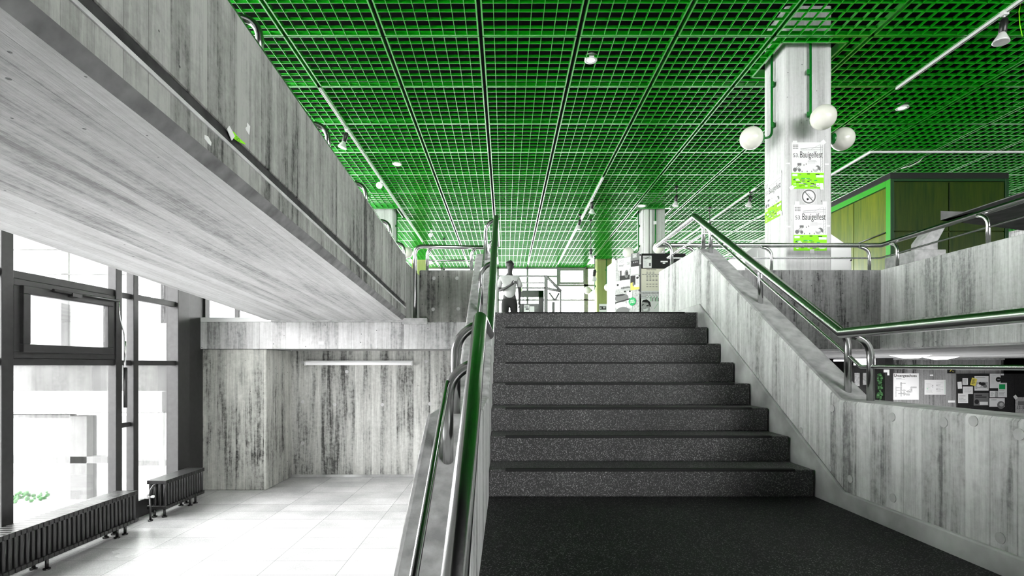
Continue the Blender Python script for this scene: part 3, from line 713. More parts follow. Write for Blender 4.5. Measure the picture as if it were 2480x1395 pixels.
m = MB().tube([P(2468, 28, 6.2), P(2470, 60, 6.2), P(2476, 88, 6.2)], .004, 6).tube([P(2474, 0, 6.25), P(2468, 28, 6.2)], .004, 6)
tag(m.build('loose_wire', M['lime']), 'thin yellow-green wire dangling in the upper right corner', 'wire')

# ================================================================ POSTERS
class Sheet:
    """thin sheet on a wall; u to the right, v up, n out of the wall. All print is part of the sheet's own mesh."""
    def __init__(s, O, n, wd, ht, rot=0):
        s.O = Vector(O); s.n = Vector(n).normalized(); s.v = Vector((0, 0, 1)); s.u = s.v.cross(s.n).normalized()
        if rot:
            q = Matrix.Rotation(rot, 3, s.n); s.u = q @ s.u; s.v = q @ s.v
        s.w, s.h = wd, ht; s.mb = MB(); s.mats = []; s.lay = 0
    def pt(s, a, b, c): return s.O+s.u*a+s.v*b+s.n*c
    def mi(s, mat):
        if mat not in s.mats: s.mats.append(mat)
        return s.mats.index(mat)
    def slab(s, a0, a1, b0, b1, mat, c0=0, c1=.003):
        vs = [s.pt(a, b, c) for c in (c0, c1) for b in (b0, b1) for a in (a0, a1)]
        s.mb.add(vs, [(0, 2, 3, 1), (4, 5, 7, 6), (0, 1, 5, 4), (2, 6, 7, 3), (0, 4, 6, 2), (1, 3, 7, 5)], s.mi(mat)); return s
    def base(s, mat='paper'): return s.slab(0, s.w, 0, s.h, mat)
    def r(s, a0, a1, b0, b1, mat='ink', c=.0035):
        """relative rectangle (fractions of the sheet)"""
        s.lay += .00001
        return s.slab(a0*s.w, a1*s.w, b0*s.h, b1*s.h, mat, .001, c+s.lay)
    def poly(s, pts, mat='ink', c=.0038):
        s.lay += .00001; s.mb.add([s.pt(a*s.w, b*s.h, c+s.lay) for a, b in pts], [tuple(range(len(pts)))], s.mi(mat)); return s
    def ell(s, a, b, ra, rb, mat='ink', k=20, c=.0038, a0=0, a1=2*PI): return s.poly([(a+ra*math.cos(a0+(a1-a0)*j/k), b+rb*math.sin(a0+(a1-a0)*j/k)) for j in range(k)], mat, c)
    def line(s, a0, b0, a1, b1, t, mat='ink', c=.0038):
        p = Vector((a0*s.w, b0*s.h)); q = Vector((a1*s.w, b1*s.h)); d = (q-p).normalized(); o = Vector((-d.y, d.x))*t/2
        s.lay += .00001
        s.mb.add([s.pt(x.x, x.y, c+s.lay) for x in (p-o, q-o, q+o, p+o)], [(0, 1, 2, 3)], s.mi(mat)); return s
    def text_lines(s, a0, a1, b0, b1, n, mat='inkgrey', fill=.45):
        for i in range(n):
            b = b1-(b1-b0)*(i+.5)/n; e = a0+(a1-a0)*random.uniform(.55, 1)
            s.r(a0, e, b-(b1-b0)/n*fill/2, b+(b1-b0)/n*fill/2, mat)
        return s
    def text(s, body, a, b, size, mat='ink', width=None, bold=0.0, shear=0, vs_=1.0):
        cu = bpy.data.curves.new('lettering', 'FONT'); cu.body = body; cu.size = size; cu.offset = bold; cu.shear = shear; cu.resolution_u = 3
        to = bpy.data.objects.new('tmp', cu); C.objects.link(to); dg = bpy.context.evaluated_depsgraph_get()
        me = bpy.data.meshes.new_from_object(to.evaluated_get(dg)); bpy.data.objects.remove(to)
        xs = [v.co.x for v in me.vertices]
        k = (width*s.w/(max(xs)-min(xs))) if width else 1.0; x0 = min(xs)
        s.lay += .00002
        vs = [s.pt(a*s.w+(v.co.x-x0)*k, b*s.h+v.co.y*(k if width else 1)*vs_, .0042+s.lay) for v in me.vertices]
        s.mb.add(vs, [tuple(p.vertices) for p in me.polygons], s.mi(mat)); bpy.data.meshes.remove(me); return s
    def tape(s, a, b, wd=.05, ht=.05, rot=0, mat='white'):
        c, d = math.cos(rot), math.sin(rot); A, B = a*s.w, b*s.h
        pts = [(A+c*x-d*y, B+d*x+c*y) for x, y in ((-wd/2, -ht/2), (wd/2, -ht/2), (wd/2, ht/2), (-wd/2, ht/2))]
        s.mb.add([s.pt(p[0], p[1], .006) for p in pts], [(0, 1, 2, 3)], s.mi(mat)); return s
    def done(s, name, label, cat, group=None):
        o = s.mb.build(name, [M[k] for k in s.mats], recalc=False); return tag(o, label, cat, group)
FR_ = (0, -1, 0)
def front(x0, x1, y0, y1, d, off=.0, rot=0):
    a = P(x0, y1, d); b = P(x1, y0, d); return Sheet((a.x, d-off, a.z), FR_, b.x-a.x, b.z-a.z, rot)
def festival(s):
    s.base('paper'); s.r(0, 1, 0, .34, 'lime')
    s.text('53.', .05, .68, .1, 'ink', .17, vs_=1.1).text('Bauigelfest', .26, .67, .1, 'ink', .70, vs_=1.7)
    s.line(.27, .86, .95, .90, .004, 'inkgrey').line(.27, .83, .95, .84, .003, 'inkgrey').line(.6, .85, .88, .95, .002, 'inkgrey')
    for k in range(12): s.line(.3+k*.05, .83, .32+k*.05, .855, .0015, 'inkgrey')
    s.line(.90, .36, .90, .95, .003, 'inkgrey').line(.96, .36, .96, .95, .003, 'inkgrey')
    for k in range(9): s.line(.90, .38+k*.06, .96, .42+k*.06, .0015, 'inkgrey')
    for i in range(3):
        for j in range(4): s.ell(.05+j*.045, .87+i*.035, .018, .010, 'inkgrey', 8)
    s.text_lines(.5, .88, .54, .62, 3, 'paper_grey', .25)
    # excavator and half-round hedgehog house
    s.ell(.10, .41, .06, .045, 'inkgrey').ell(.24, .40, .045, .034, 'inkgrey').r(.09, .26, .40, .45, 'paper_grey').r(.18, .30, .50, .55, 'inkgrey').line(.14, .45, .24, .52, .006, 'inkgrey').line(.2, .44, .28, .51, .004, 'inkgrey')
    s.ell(.80, .43, .09, .07, 'inkgrey', 16, a0=-.6, a1=PI*.9).ell(.74, .42, .085, .06, 'paper_grey').ell(.73, .445, .07, .035, 'paper')
    for a, b in ((.38, .51), (.45, .53), (.32, .37), (.48, .37), (.62, .37)): s.ell(a, b, .014, .018, 'inkgrey', 8)
    random.seed(4)
    for k in range(34):
        a, b = random.uniform(.03, .82), random.uniform(.02, .31); w_ = random.uniform(.05, .15)
        s.r(a, a+w_, b, b+random.uniform(.010, .022), random.choice(['ink', 'paper', 'inkgrey', 'seal', 'paper_grey']))
    s.r(.02, .18, .27, .32, 'paper').r(.76, .99, .24, .29, 'paper').r(.76, .86, .05, .12, 'paper').r(.88, .97, .05, .12, 'paper').r(.78, .84, .065, .075, 'ink')
    return s
festival(front(1917, 1995, 345, 457, 6.998)).tape(.1, 1.0, .06, .04, 0).tape(.98, 1.0, .055, .055, .7).tape(.0, .02, .06, .045, .6).tape(.93, .04, .045, .08, .1).done('festival_poster', 'upper white and lime festival poster on the column front', 'poster', 'festival posters on the column')
festival(front(1922, 2002, 496, 607, 6.998)).tape(.1, 1.03, .06, .05, 0).tape(.93, 1.02, .055, .06, 0).tape(.55, -.02, .055, .055, 0).done('festival_poster', 'lower festival poster on the column front, crossed by the guard rail', 'poster', 'festival posters on the column')
festival(Sheet((3.658, 7.56, R(1.995)), (-1, 0, 0), .45, .56)).tape(.02, .95, .03, .07, 0).tape(.98, 1.0, .03, .07, .2).tape(1.0, .03, .04, .06, .1).done('festival_poster', 'festival poster on the left side of the column, seen at an angle', 'poster', 'festival posters on the column')
# paper scraps taped on the column
for (x, y, lab) in ((1908, 396, 'small white tape strip left of the upper festival poster'), (2002, 398, 'small white tape strip right of the upper festival poster'), (1909, 549, 'small white tape strip left of the lower festival poster'), (2005, 547, 'small white tape strip right of the lower festival poster')):
    front(x-5, x+5, y-2, y+2, 6.999).base('white').done('tape_strip', lab, 'tape')
# no smoking sign
c_ = P(1959, 476, 6.995); s = Sheet((c_.x-.1, 6.999, c_.z-.1), FR_, .2, .2)
s.ell(.5, .5, .5, .5, 'white', 40, .002).ell(.5, .5, .46, .46, 'inkgrey', 40, .003).ell(.5, .5, .37, .37, 'white', 40, .004)
s.line(.38, .32, .74, .50, .022, 'inkgrey', .005).line(.385, .33, .735, .505, .016, 'white', .0055).line(.36, .30, .47, .36, .025, 'ink', .006).line(.3, .62, .5, .7, .003, 'inkgrey', .005).line(.5, .7, .58, .52, .003, 'inkgrey', .005).line(.22, .82, .78, .18, .012, 'inkgrey', .007)
s.done('no_smoking_sign', 'round white no smoking sign between the two column posters', 'sign')
# basement sign and papers on the lower hall wall
s = front(2161, 2225, 904, 968, YB-.01)
s.base('paper').text('Untergeschoss', .06, .865, .09, 'ink', .86, .002)
s.text_lines(.14, .5, .76, .82, 2, 'inkgrey', .3)
for q in ((.30, .36, .12, .66), (.30, .50, .60, .64), (.12, .30, .34, .37), (.12, .30, .44, .47), (.12, .15, .10, .5), (.36, .52, .22, .25), (.42, .46, .15, .40), (.55, .7, .27, .33), (.68, .75, .28, .48), (.70, .92, .44, .50), (.52, .66, .16, .24), (.36, .52, .34, .37)): s.r(*q, 'paper_grey')
s.line(.52, .3, .66, .38, .01, 'inkgrey').ell(.45, .22, .06, .06, 'paper_grey').r(.22, .3, .22, .24, 'inkgrey')
s.done('floor_plan_sign', 'white floor plan sign headed Untergeschoss in the lower hall', 'sign')
s = front(2239, 2290, 920, 956, YB-.01)
s.base('white').r(.03, .48, .06, .94, 'paper').r(.52, .96, .06, .94, 'paper').r(.96, .97, .06, .96, 'seal')
s.text_lines(.08, .42, .1, .8, 8, 'paper_grey', .2).text_lines(.56, .9, .2, .85, 7, 'paper_grey', .2).r(.10, .17, .38, .42, 'seal').r(.36, .41, .60, .63).r(.36, .41, .5, .53).r(.56, .61, .62, .65).r(.56, .61, .36, .39)
s.done('notice_frame', 'white framed double notice right of the Untergeschoss sign', 'notice')
front(2294, 2314, 883, 904, YB-.01).base('blackboard').line(.3, .2, .7, .6, .015, 'yellow').ell(.5, .8, .12, .1, 'yellow').line(.6, .25, .8, .15, .01, 'yellow').done('small_black_sign', 'small square black sign above the lower hall pinboard', 'sign')
front(2252, 2260, 907, 911, YB-.01).base('white').done('wall_label', 'tiny white label above the framed double notice', 'label')
front(2296, 2313, 970, 975, YB-.3).base('white').done('leaflet', 'thin white leaflet at the parapet edge below the small black sign', 'leaflet')
pb = MB().box(bx(2314), bx(2451), YB-.06, YB-.02, bz(1060), bz(905)).build('pinboard', M['blackboard'], bevel=.005); tag(pb, 'black pinboard covered with papers in the lower hall', 'pinboard')
GP = 'papers on the lower hall pinboard'
D_ = YB-.062
front(2331, 2344, 916, 932, D_).base('paper').text_lines(.15, .85, .1, .9, 5, 'paper_grey').done('leaflet', 'small grey leaflet at the top left of the lower pinboard', 'leaflet', GP)
front(2320, 2330, 925, 942, D_, rot=.08).base('paper').done('leaflet', 'slim tilted leaflet at the left edge of the lower pinboard', 'leaflet', GP)
front(2332, 2356, 936, 954, D_).base('white').text_lines(.1, .9, .15, .85, 6, 'paper_grey', .3).done('leaflet', 'landscape white leaflet left of centre on the lower pinboard', 'leaflet', GP)
front(2320, 2344, 953, 976, D_, .004).base('white').text_lines(.1, .9, .7, .8, 1, 'inkgrey').text_lines(.1, .9, .15, .6, 5, 'paper_grey').done('leaflet', 'white leaflet at the bottom left of the lower pinboard', 'leaflet', GP)
front(2349, 2362, 914, 932, D_, .006, -.25).base('yellow').text_lines(.15, .85, .15, .85, 6, 'ink').done('leaflet', 'tilted yellow leaflet near the top of the lower pinboard', 'leaflet', GP)
front(2360, 2394, 911, 946, D_).base('white').text_lines(.1, .8, .88, .94, 1, 'inkgrey').r(.05, .95, .1, .6, 'paper_grey').ell(.6, .45, .2, .12, 'ink').ell(.3, .35, .15, .12, 'paper').ell(.75, .3, .15, .1, 'inkgrey').ell(.4, .5, .1, .1, 'ink').r(.2, .9, .12, .18, 'paper').done('leaflet', 'large collage poster in the middle of the lower pinboard', 'poster', GP)
front(2397, 2423, 905, 940, D_).base('white').text_lines(.1, .6, .3, .9, 7, 'paper_grey', .15).ell(.8, .6, .26, .18, 'ink', c=.0045).r(.7, .92, .58, .61, 'paper', .006).done('leaflet', 'tall white leaflet with a black disc on the lower pinboard', 'leaflet', GP)
front(2397, 2418, 947, 962, D_).base('white').r(.0, .4, 0, 1, 'paper').r(.6, 1, 0, 1, 'paper_grey').text_lines(.1, .5, .2, .8, 4, 'paper_grey').done('leaflet', 'small shaded leaflet below the tall one on the lower pinboard', 'leaflet', GP)
front(2417, 2438, 927, 962, D_, .005).base('white').r(.1, .8, .55, .9, 'seal').text_lines(.1, .8, .1, .5, 4, 'inkgrey', .2).done('leaflet', 'white leaflet with a green picture on the lower pinboard', 'leaflet', GP)
front(2396, 2433, 964, 985, D_).base('white').ell(.75, .2, .25, .45, 'inkgrey', c=.0045).ell(.78, .25, .14, .22, 'paper_grey', c=.005).text_lines(.1, .5, .7, .9, 2, 'paper_grey').done('leaflet', 'landscape leaflet with a grey ring at the bottom of the lower pinboard', 'leaflet', GP)
front(2358, 2394, 952, 982, D_).base('inkgrey').text_lines(.1, .9, .6, .9, 2, 'ink').r(.4, .95, .05, .3, 'paper').ell(.2, .3, .15, .2, 'ink').done('leaflet', 'dark leaflet at the bottom centre of the lower pinboard', 'leaflet', GP)
front(2424, 2431, 905, 909, D_).base('white').done('leaflet', 'tiny white note at the top right of the lower pinboard', 'note', GP)
s = front(2459, 2520, 962, 1010, YB-.1); s.base('paper_grey').text('53. Bauigelfest', .05, .42, .1, 'ink', .9).r(.1, .9, .6, .8, 'inkgrey').tape(.0, 1.0, .08, .1, .6).done('festival_poster', 'festival poster cut off at the right edge in the lower hall', 'poster')
door = MB().box(bx(2452), bx(2459), YB-.05, YB, bz(1060), bz(905)).box(bx(2459), bx(2620), YB-.04, YB+.02, bz(1060), bz(905)).build('door_2', [M['blackboard']]); struct(door)
# lower hall ceiling lamps and left corner
for k, (x0, x1, y0, y1, lab) in enumerate(((2188, 2258, 860, 868.5, 'left prismatic lamp under the gallery slab'), (2262, 2324, 866, 873, 'right prismatic lamp under the gallery slab'))):
    dd = 9.5+k*2.0; a = P(x0, 870, dd); b = P(x1, 870, dd)
    o = MB().prism([(a.x, .985), (b.x, .985), (b.x-.12, .955), ((a.x+b.x)/2, .925), (a.x+.12, .955)], lambda p, q: (p[0], q, p[1]), dd, dd+.35).build('prismatic_lamp', M['lampglow'])
    tag(o, lab, 'ceiling light', 'lamps under the gallery slab')
    lt = bpy.data.lights.new('lower_hall_lamp', 'AREA'); lt.shape = 'RECTANGLE'; lt.size = .6; lt.size_y = .35; lt.energy = 75
    lo_ = bpy.data.objects.new('lower_hall_lamp', lt); lo_.location = ((a.x+b.x)/2, dd+.17, .90); C.objects.link(lo_)
for x0, x1, y0, y1, lab in ((2024, 2144, 871, 875, 'upper white tube lamp deep in the lower hall'), (2112, 2142, 877.5, 884.5, 'short white lamp box deep in the lower hall')):
    q = oq(x0, x1, y0, y1, 14.4, .1); tag(MB().box(*q).build('tube_lamp', M['tubeglow2']), lab, 'lamp')
q = oq(2141, 2150, 895, 902, YB-.08, .02); tag(MB().box(*q).box(*oq(2150, 2154, 895, 909, YB-.08, .02)).build('switch_plate', M['white']), 'white switch plate on the black post in the lower hall', 'switch')
vit = empty('glass_door', P(2090, 960, 14.0)); tag(vit, 'dark glazed door with reflections left of the lower hall sign', 'door')
adopt(vit, MB().box(*oq(2060, 2068, 886, 1060, 14.0, .06)).box(*oq(2134, 2141, 886, 1060, 14.0, .06)).box(*oq(2060, 2141, 884, 888, 14.0, .06)).build('door_frame', M['frame']), MB().box(*oq(2068, 2134, 888, 1060, 14.02, .02)).build('door_glass', plain('dark_glass', .05, .12)),
      MB().box(*oq(2070, 2082, 903, 935, 13.98, .01)).box(*oq(2090, 2099, 903, 932, 13.98, .01)).build('paper_notice', M['paper_grey']))
mb = MB(); random.seed(3)
for _ in range(90):
    p = P(random.uniform(2126, 2136), random.uniform(905, 965), 13.6+random.uniform(-.1, .1)); mb.ball(p, random.uniform(.015, .045), 6)
lp = empty('potted_plant', P(2131, 1000, 13.6)); tag(lp, 'narrow green plant beside the glazed door in the lower hall', 'plant'); pz = lp.location
adopt(lp, mb.build('foliage', M['foliage']), MB().tube([(pz.x, 13.6, ZL+.3), (pz.x, 13.6, R(-.4))], .012, 6).build('stem', M['foliage']), MB().lathe((pz.x, 13.6, ZL), [(.0, 0), (.10, 0), (.14, .32), (.12, .32), (.0, .28)], 16).build('pot', M['blackplastic']))

# ---- pinboard block at the top of the stair
pts = [(3.12, 12.33), (4.13, 12.33), (4.13, 13.2), (2.70, 13.9), (2.60, 13.75), (2.64, 12.85)]
blk = empty('pinboard_block', (3.3, 13, ZU)); tag(blk, 'angled pinboard block covered with papers at the top of the stair', 'pinboard')
adopt(blk, MB().xy(pts, ZU, R(2.53)).build('board_core', M['white'], bevel=.01), MB().box(3.12, 4.13, 12.30, 12.33, R(2.22), R(2.565)).build('black_header', M['blackboard'], bevel=.004))
nA = Vector((2.64-3.12, 12.85-12.33, 0)); nA = Vector((-nA.y, nA.x, 0)).normalized(); nA = nA if nA.y < 0 else -nA
lw_ = math.hypot(.48, .52)
def sideA(a0, a1, y0, y1, off=.004, rot=0):
    """sheet on the angled face; a = 0..1 from its left end, y rows as seen at its middle"""
    Lp = Vector((2.64, 12.85, 0)); Rp = Vector((3.12, 12.33, 0)); p = Lp.lerp(Rp, a0); dm = 12.6
    z0 = R((885-y1)*dm/F); z1 = R((885-y0)*dm/F)
    return Sheet((p.x+nA.x*off, p.y+nA.y*off, z0), nA, lw_*(a1-a0), z1-z0, rot)
o = sideA(.0, 1, 622, 780, .001).base('paper_grey'); o.done('felt_panel', 'grey felt panel behind the papers of the angled pinboard', 'panel')
GS = 'papers on the stair top pinboard'
sideA(.1, .6, 624, 652, .006).base('paper').text_lines(.1, .7, .62, .9, 3, 'inkgrey', .25).text_lines(.08, .6, .3, .45, 2, 'ink', .5).r(.7, .95, .35, .62, 'paper_grey').done('pinned_paper', 'white landscape paper at the top left of the angled pinboard', 'paper', GS)
sideA(.62, .93, 616, 648, .006).base('inkgrey').r(.2, .7, .65, .95, 'paper_grey').r(0, 1, 0, .45, 'ink').r(.3, .36, .25, .35, 'paper').r(.5, .56, .25, .35, 'paper').r(.7, .76, .25, .35, 'paper').done('pinned_paper', 'dark photo poster at the top of the angled pinboard', 'poster', GS)
sideA(.62, .92, 649, 667, .006).base('white').text_lines(.1, .9, .1, .9, 7, 'paper_grey', .35).done('pinned_paper', 'small text sheet under the dark photo poster', 'paper', GS)
sideA(.17, .56, 652, 677, .006).base('ink').r(.0, 1, .45, 1, 'paper').r(.05, .2, .3, .95, 'ink').ell(.7, .55, .2, .4, 'inkgrey').ell(.75, .6, .08, .2, 'ink').done('pinned_paper', 'black and white photo print in the middle of the angled pinboard', 'poster', GS)
sideA(.02, .58, 678, 698, .006).base('paper').r(.35, 1, .0, .18, 'inkgrey').text_lines(.3, .95, .4, .9, 4, 'paper_grey', .25).r(.06, .2, .4, .65, 'ink').text('guides', .5, .1, .06, 'ink', .45).done('pinned_paper', 'landscape flyer below the photo print on the angled pinboard', 'paper', GS)
sideA(.60, .98, 670, 704, .006).base('paper').r(0, .5, .35, 1, 'ink').r(0, 1, 0, .18, 'yellow').poly([(0, .18), (.4, .18), (.2, .55), (0, .5)], 'yellow').ell(.7, .82, .14, .08, 'ink').ell(.3, .4, .1, .15, 'inkgrey').text_lines(.55, .95, .25, .7, 5, 'inkgrey', .2).done('pinned_paper', 'flyer with yellow base at the right of the angled pinboard', 'flyer', GS)
sideA(-.02, .66, 702, 775, .005).base('paper_grey').ell(.4, .75, .4, .14, 'inkgrey').ell(.35, .5, .35, .12, 'paper').ell(.45, .3, .4, .15, 'inkgrey').line(.0, .6, .9, .7, .03, 'ink').line(.0, .2, .9, .35, .02, 'inkgrey').ell(.3, .85, .3, .03, 'ink').r(.7, 1, .4, .95, 'paper').done('pinned_paper', 'large grey landscape print at the foot of the angled pinboard', 'poster', GS)
s = sideA(.52, .82, 721, 742, .012); k = 24
s.poly([(.5+.5*(1 if j % 2 else .88)*math.cos(2*PI*j/(2*k)), .5+.5*(1 if j % 2 else .88)*math.sin(2*PI*j/(2*k))) for j in range(2*k)], 'seal').text('dein', .25, .55, .05, 'paper', .5).text('plan', .2, .32, .05, 'paper', .6).done('round_sticker', 'round green sticker on the angled pinboard', 'sticker', GS)
YD = 12.325
front(1557, 1578, 619.5, 648.5, YD-.03).base('white').r(.05, .95, .7, .95, 'paper_grey').line(.2, .72, .8, .93, .02, 'inkgrey').text_lines(.08, .6, .1, .62, 7, 'paper_grey', .25).r(.7, .93, .15, .4, 'inkgrey').done('pinned_paper', 'white paper on the black header board', 'paper', GS)
front(1600, 1617, 632, 635, YD-.03).base('white').done('header_label', 'upper small white label on the black header board', 'label', GS)
front(1605, 1611, 636, 638.5, YD-.03).base('white').done('header_label', 'lower tiny white label on the black header board', 'label', GS)
s = front(1553, 1640, 650, 704.5, YD)
s.base('ivory').text('Abfahrtszeiten', .14, .92, .05, 'ink', .28, .0008)
for i, (b, wds) in enumerate(((.84, 3), (.79, 3), (.73, 6), (.68, 4), (.63, 4), (.57, 2), (.52, 4), (.46, 4), (.30, 4), (.19, 4))):
    for k in range(wds): s.r((.02 if wds == 6 else .14)+k*.085, (.02 if wds == 6 else .14)+k*.085+(.07 if wds == 6 else .055), b-.012, b+.012, 'inkgrey')
s.done('timetable', 'large ivory timetable on the front of the pinboard block', 'poster', GS)
s = front(1549, 1620, 706.5, 790, YD)
s.base('paper').r(0, 1, .93, 1, 'paper_grey').text_lines(.02, .3, .8, .92, 3, 'inkgrey', .4)
for k in range(6): s.ell(.25+.1*k, .86, .04, .05, 'inkgrey').ell(.25+.1*k, .86, .03, .04, 'paper', c=.0045)
for k in range(8): s.r(.38+k*.05, .40+k*.05, .72, .86, 'ink' if k % 2 else 'seal')
s.poly([(.04, .62), (.10, .74), (.22, .77), (.34, .72), (.40, .55), (.33, .42), (.22, .36), (.10, .38), (.05, .5)], 'paper_grey')
s.poly([(.05, .66), (.12, .76), (.24, .78), (.36, .70), (.40, .52), (.36, .50), (.32, .62), (.28, .68), (.08, .70)], 'ink')
s.poly([(.08, .62), (.16, .66), (.15, .63), (.08, .59)], 'ink').poly([(.22, .60), (.32, .63), (.31, .58), (.24, .57)], 'ink').poly([(.12, .49), (.28, .52), (.27, .45), (.14, .44)], 'white').ell(.37, .53, .025, .04, 'paper').ell(.6, .6, .1, .08, 'white').line(.5, .5, .62, .66, .006, 'seal')
s.done('drawn_face_poster', 'drawn comic face poster low on the pinboard block', 'poster', GS)
front(1548.5, 1552.5, 640, 760, YD).base('inkgrey').done('dark_edging', 'narrow grey edging at the left of the timetable', 'edging')
for (x, y, lab) in ((1551, 617.5, 'at the top corner beside the header board'), (1549, 668, 'halfway down the left edge of the timetable'), (1549, 703, 'at the lower left corner of the timetable'), (1526, 705.5, 'below the flyer with the yellow base'), (1514, 706, 'on top of the large grey landscape print'), (1492, 628, 'at the outer top corner of the angled pinboard')):
    q = P(x, y, {1551: 12.30, 1549: 12.36, 1526: 12.55, 1514: 12.65, 1492: 12.84}[x]); o = MB().ball(q+nA*.01, .022, 10).build('magnet', M['blackplastic']); tag(o, 'black round magnet '+lab, 'magnet', 'black magnets on the pinboard')
front(1451, 1470, 736, 756, 21.09).base('paper').r(.05, .9, .3, .7, 'ink').r(.1, .3, .4, .6, 'paper_grey').r(.5, .8, .45, .65, 'paper_grey').done('pinned_paper', 'poster with a dark photo at the foot of the olive column', 'poster')
m = MB().box(3.70, 3.80, 14.25, 14.3, ZU, ZC).box(3.84, 3.89, 14.26, 14.3, ZU, ZC).build('cable_duct', M['white']); tag(m, 'pale cable duct running down the second column', 'cable duct')
tag(MB().box(*oq(1583, 1590, 535, 543, 14.24, .06)).build('junction_box', M['white'], bevel=.004), 'small white junction box on the second column', 'junction box')
# stickers on the ramp side
def ramp_patch(name, pix, mat, label, cat, off=.002, text=None):
    vs = []
    for (x, y) in pix:
        d = F*1.21/(1224-x); vs.append(Vector((-1.21+off, d, R((885-y)*d/F))))
    vb = [v-Vector((off*.9, 0, 0)) for v in vs]; n = len(vs)
    mb = MB().add(vs+vb, [tuple(range(n))]+[(i, (i+1) % n, n+(i+1) % n, n+i) for i in range(n)])
    return tag(mb.build(name, M[mat], recalc=False), label, cat)
ramp_patch('paper_scrap', [(495, 327), (503, 330), (511, 345), (510, 353), (504, 348), (495, 336)], 'white', 'white paper scrap on the lower band of the ramp side', 'paper scrap')
ramp_patch('paper_scrap', [(549, 313), (554, 305), (567, 330), (560, 340)], 'white', 'white tape piece beside the torn lime sticker', 'paper scrap', .004)
ramp_patch('paper_scrap', [(598, 297), (605, 306), (603, 327), (596, 316), (594, 310), (598, 306)], 'white', 'torn white scrap right of the torn lime sticker', 'paper scrap')
go = ramp_patch('torn_sticker', [(562, 318), (566, 320), (576, 332), (586, 341), (593, 347), (594, 350), (588, 348), (576, 343), (566, 336)], 'lime', 'torn lime sticker with letters GO on the ramp side', 'sticker')
sx_ = Sheet((-1.2068, F*1.21/(1224-567.5), P(567.5, 337, F*1.21/(1224-567.5)).z), (1, 0, 0), .06, .03); sx_.text('GO', .0, .0, .03, 'ink', .55); lo = sx_.mb.build('lettering', [M['ink']], recalc=False); lo.parent = go
tag(MB().box(*oq(771, 784, 827, 834, 6.545, .006)).build('wall_label', M['white']), 'tiny white label on the slab edge above the recess', 'label')

# ================================================================ BOX ROOM, CABINET, PLATFORM
YX = 10.0; XX = (2157-1224)*YX/F; XE = (2436-1224)*YX/F; ZX = R(463*YX/F)
bxr = empty('box_room', (8, 11, ZU)); tag(bxr, 'large green panelled box room standing on the right gallery', 'box room')
adopt(bxr, MB().box(XX+.03, XE, YX+.03, 13.0, ZU, ZX).build('body', [M['panel_dark']]))
adopt(bxr, MB().box(XX-.03, XE+.03, YX-.03, 13.1, ZX-.09, ZX+.02).build('black_cornice', M['blackplastic'], bevel=.005))
def fp(x0, x1, y0, y1, off=.0):   # rectangle on the front face
    return ((x0-1224)*YX/F, (x1-1224)*YX/F, YX-off, YX+.04, R((885-y1)*YX/F), R((885-y0)*YX/F))
for q in (fp(2165, 2297, 441, 559.5), fp(2300, 2432, 441, 559.5), fp(2165, 2297, 562, 700), fp(2300, 2432, 562, 700)): adopt(bxr, MB().box(*q).build('front_panel', M['panel_dark'], bevel=.004))
for q in (fp(2155, 2163.5, 431, 700, .02), fp(2433, 2441, 431, 700, .02), fp(2163.5, 2433, 431, 439.5, .02)): adopt(bxr, MB().box(*q).build('front_frame', M['panel_dark_frame'], bevel=.004))
def sp(d0, d1, z0, z1, off=0): return (XX-off, XX+.04, d0, d1, z0, z1)
for q in (sp(10.12, 11.05, ZU, ZX-.22), sp(11.07, 11.9, ZU, ZX-.22), sp(11.92, 13, ZU, ZX-.22)): adopt(bxr, MB().box(*q).build('side_panel', M['panel_lit'], bevel=.003))
for q in (sp(9.985, 10.10, ZU, ZX-.09, .02), sp(10.1, 13, ZX-.2, ZX-.09, .02)): adopt(bxr, MB().box(*q).build('side_frame', M['panel_frame'], bevel=.004))
adopt(bxr, MB().tube([PX(2145, 563, XX-.02), PX(2076, 590, XX-.02)], .012, 8).build('stay_bar', M['blackplastic']))
# white display cabinet behind the column
dc = 8.35
prof = [((x-1224)*dc/F, R((885-y)*dc/F)) for x, y in ((1804, 700), (1804, 612), (1868, 568), (2012, 566), (2062, 600), (2062, 700))]
prof[0] = (prof[0][0], ZU); prof[-1] = (prof[-1][0], ZU)
cab = empty('display_cabinet', ((prof[0][0]+prof[-1][0])/2, dc, ZU)); tag(cab, 'white display cabinet with sloping top behind the poster column', 'cabinet')
adopt(cab, MB().xz(prof, dc, dc+.7).build('cabinet_body', M['white'], bevel=.006), MB().box((1834-1224)*dc/F, (1892-1224)*dc/F, dc-.012, dc, R(.9), R((885-606)*dc/F)).build('door', M['white'], bevel=.003),
      MB().box((1894-1224)*dc/F, (2058-1224)*dc/F, dc-.012, dc, R(.9), R((885-606)*dc/F)).build('door', M['white'], bevel=.003), MB().ball(((2064-1224)*dc/F-.03, dc-.02, R((885-631)*dc/F)), .014, 10).build('knob', M['blackplastic']))
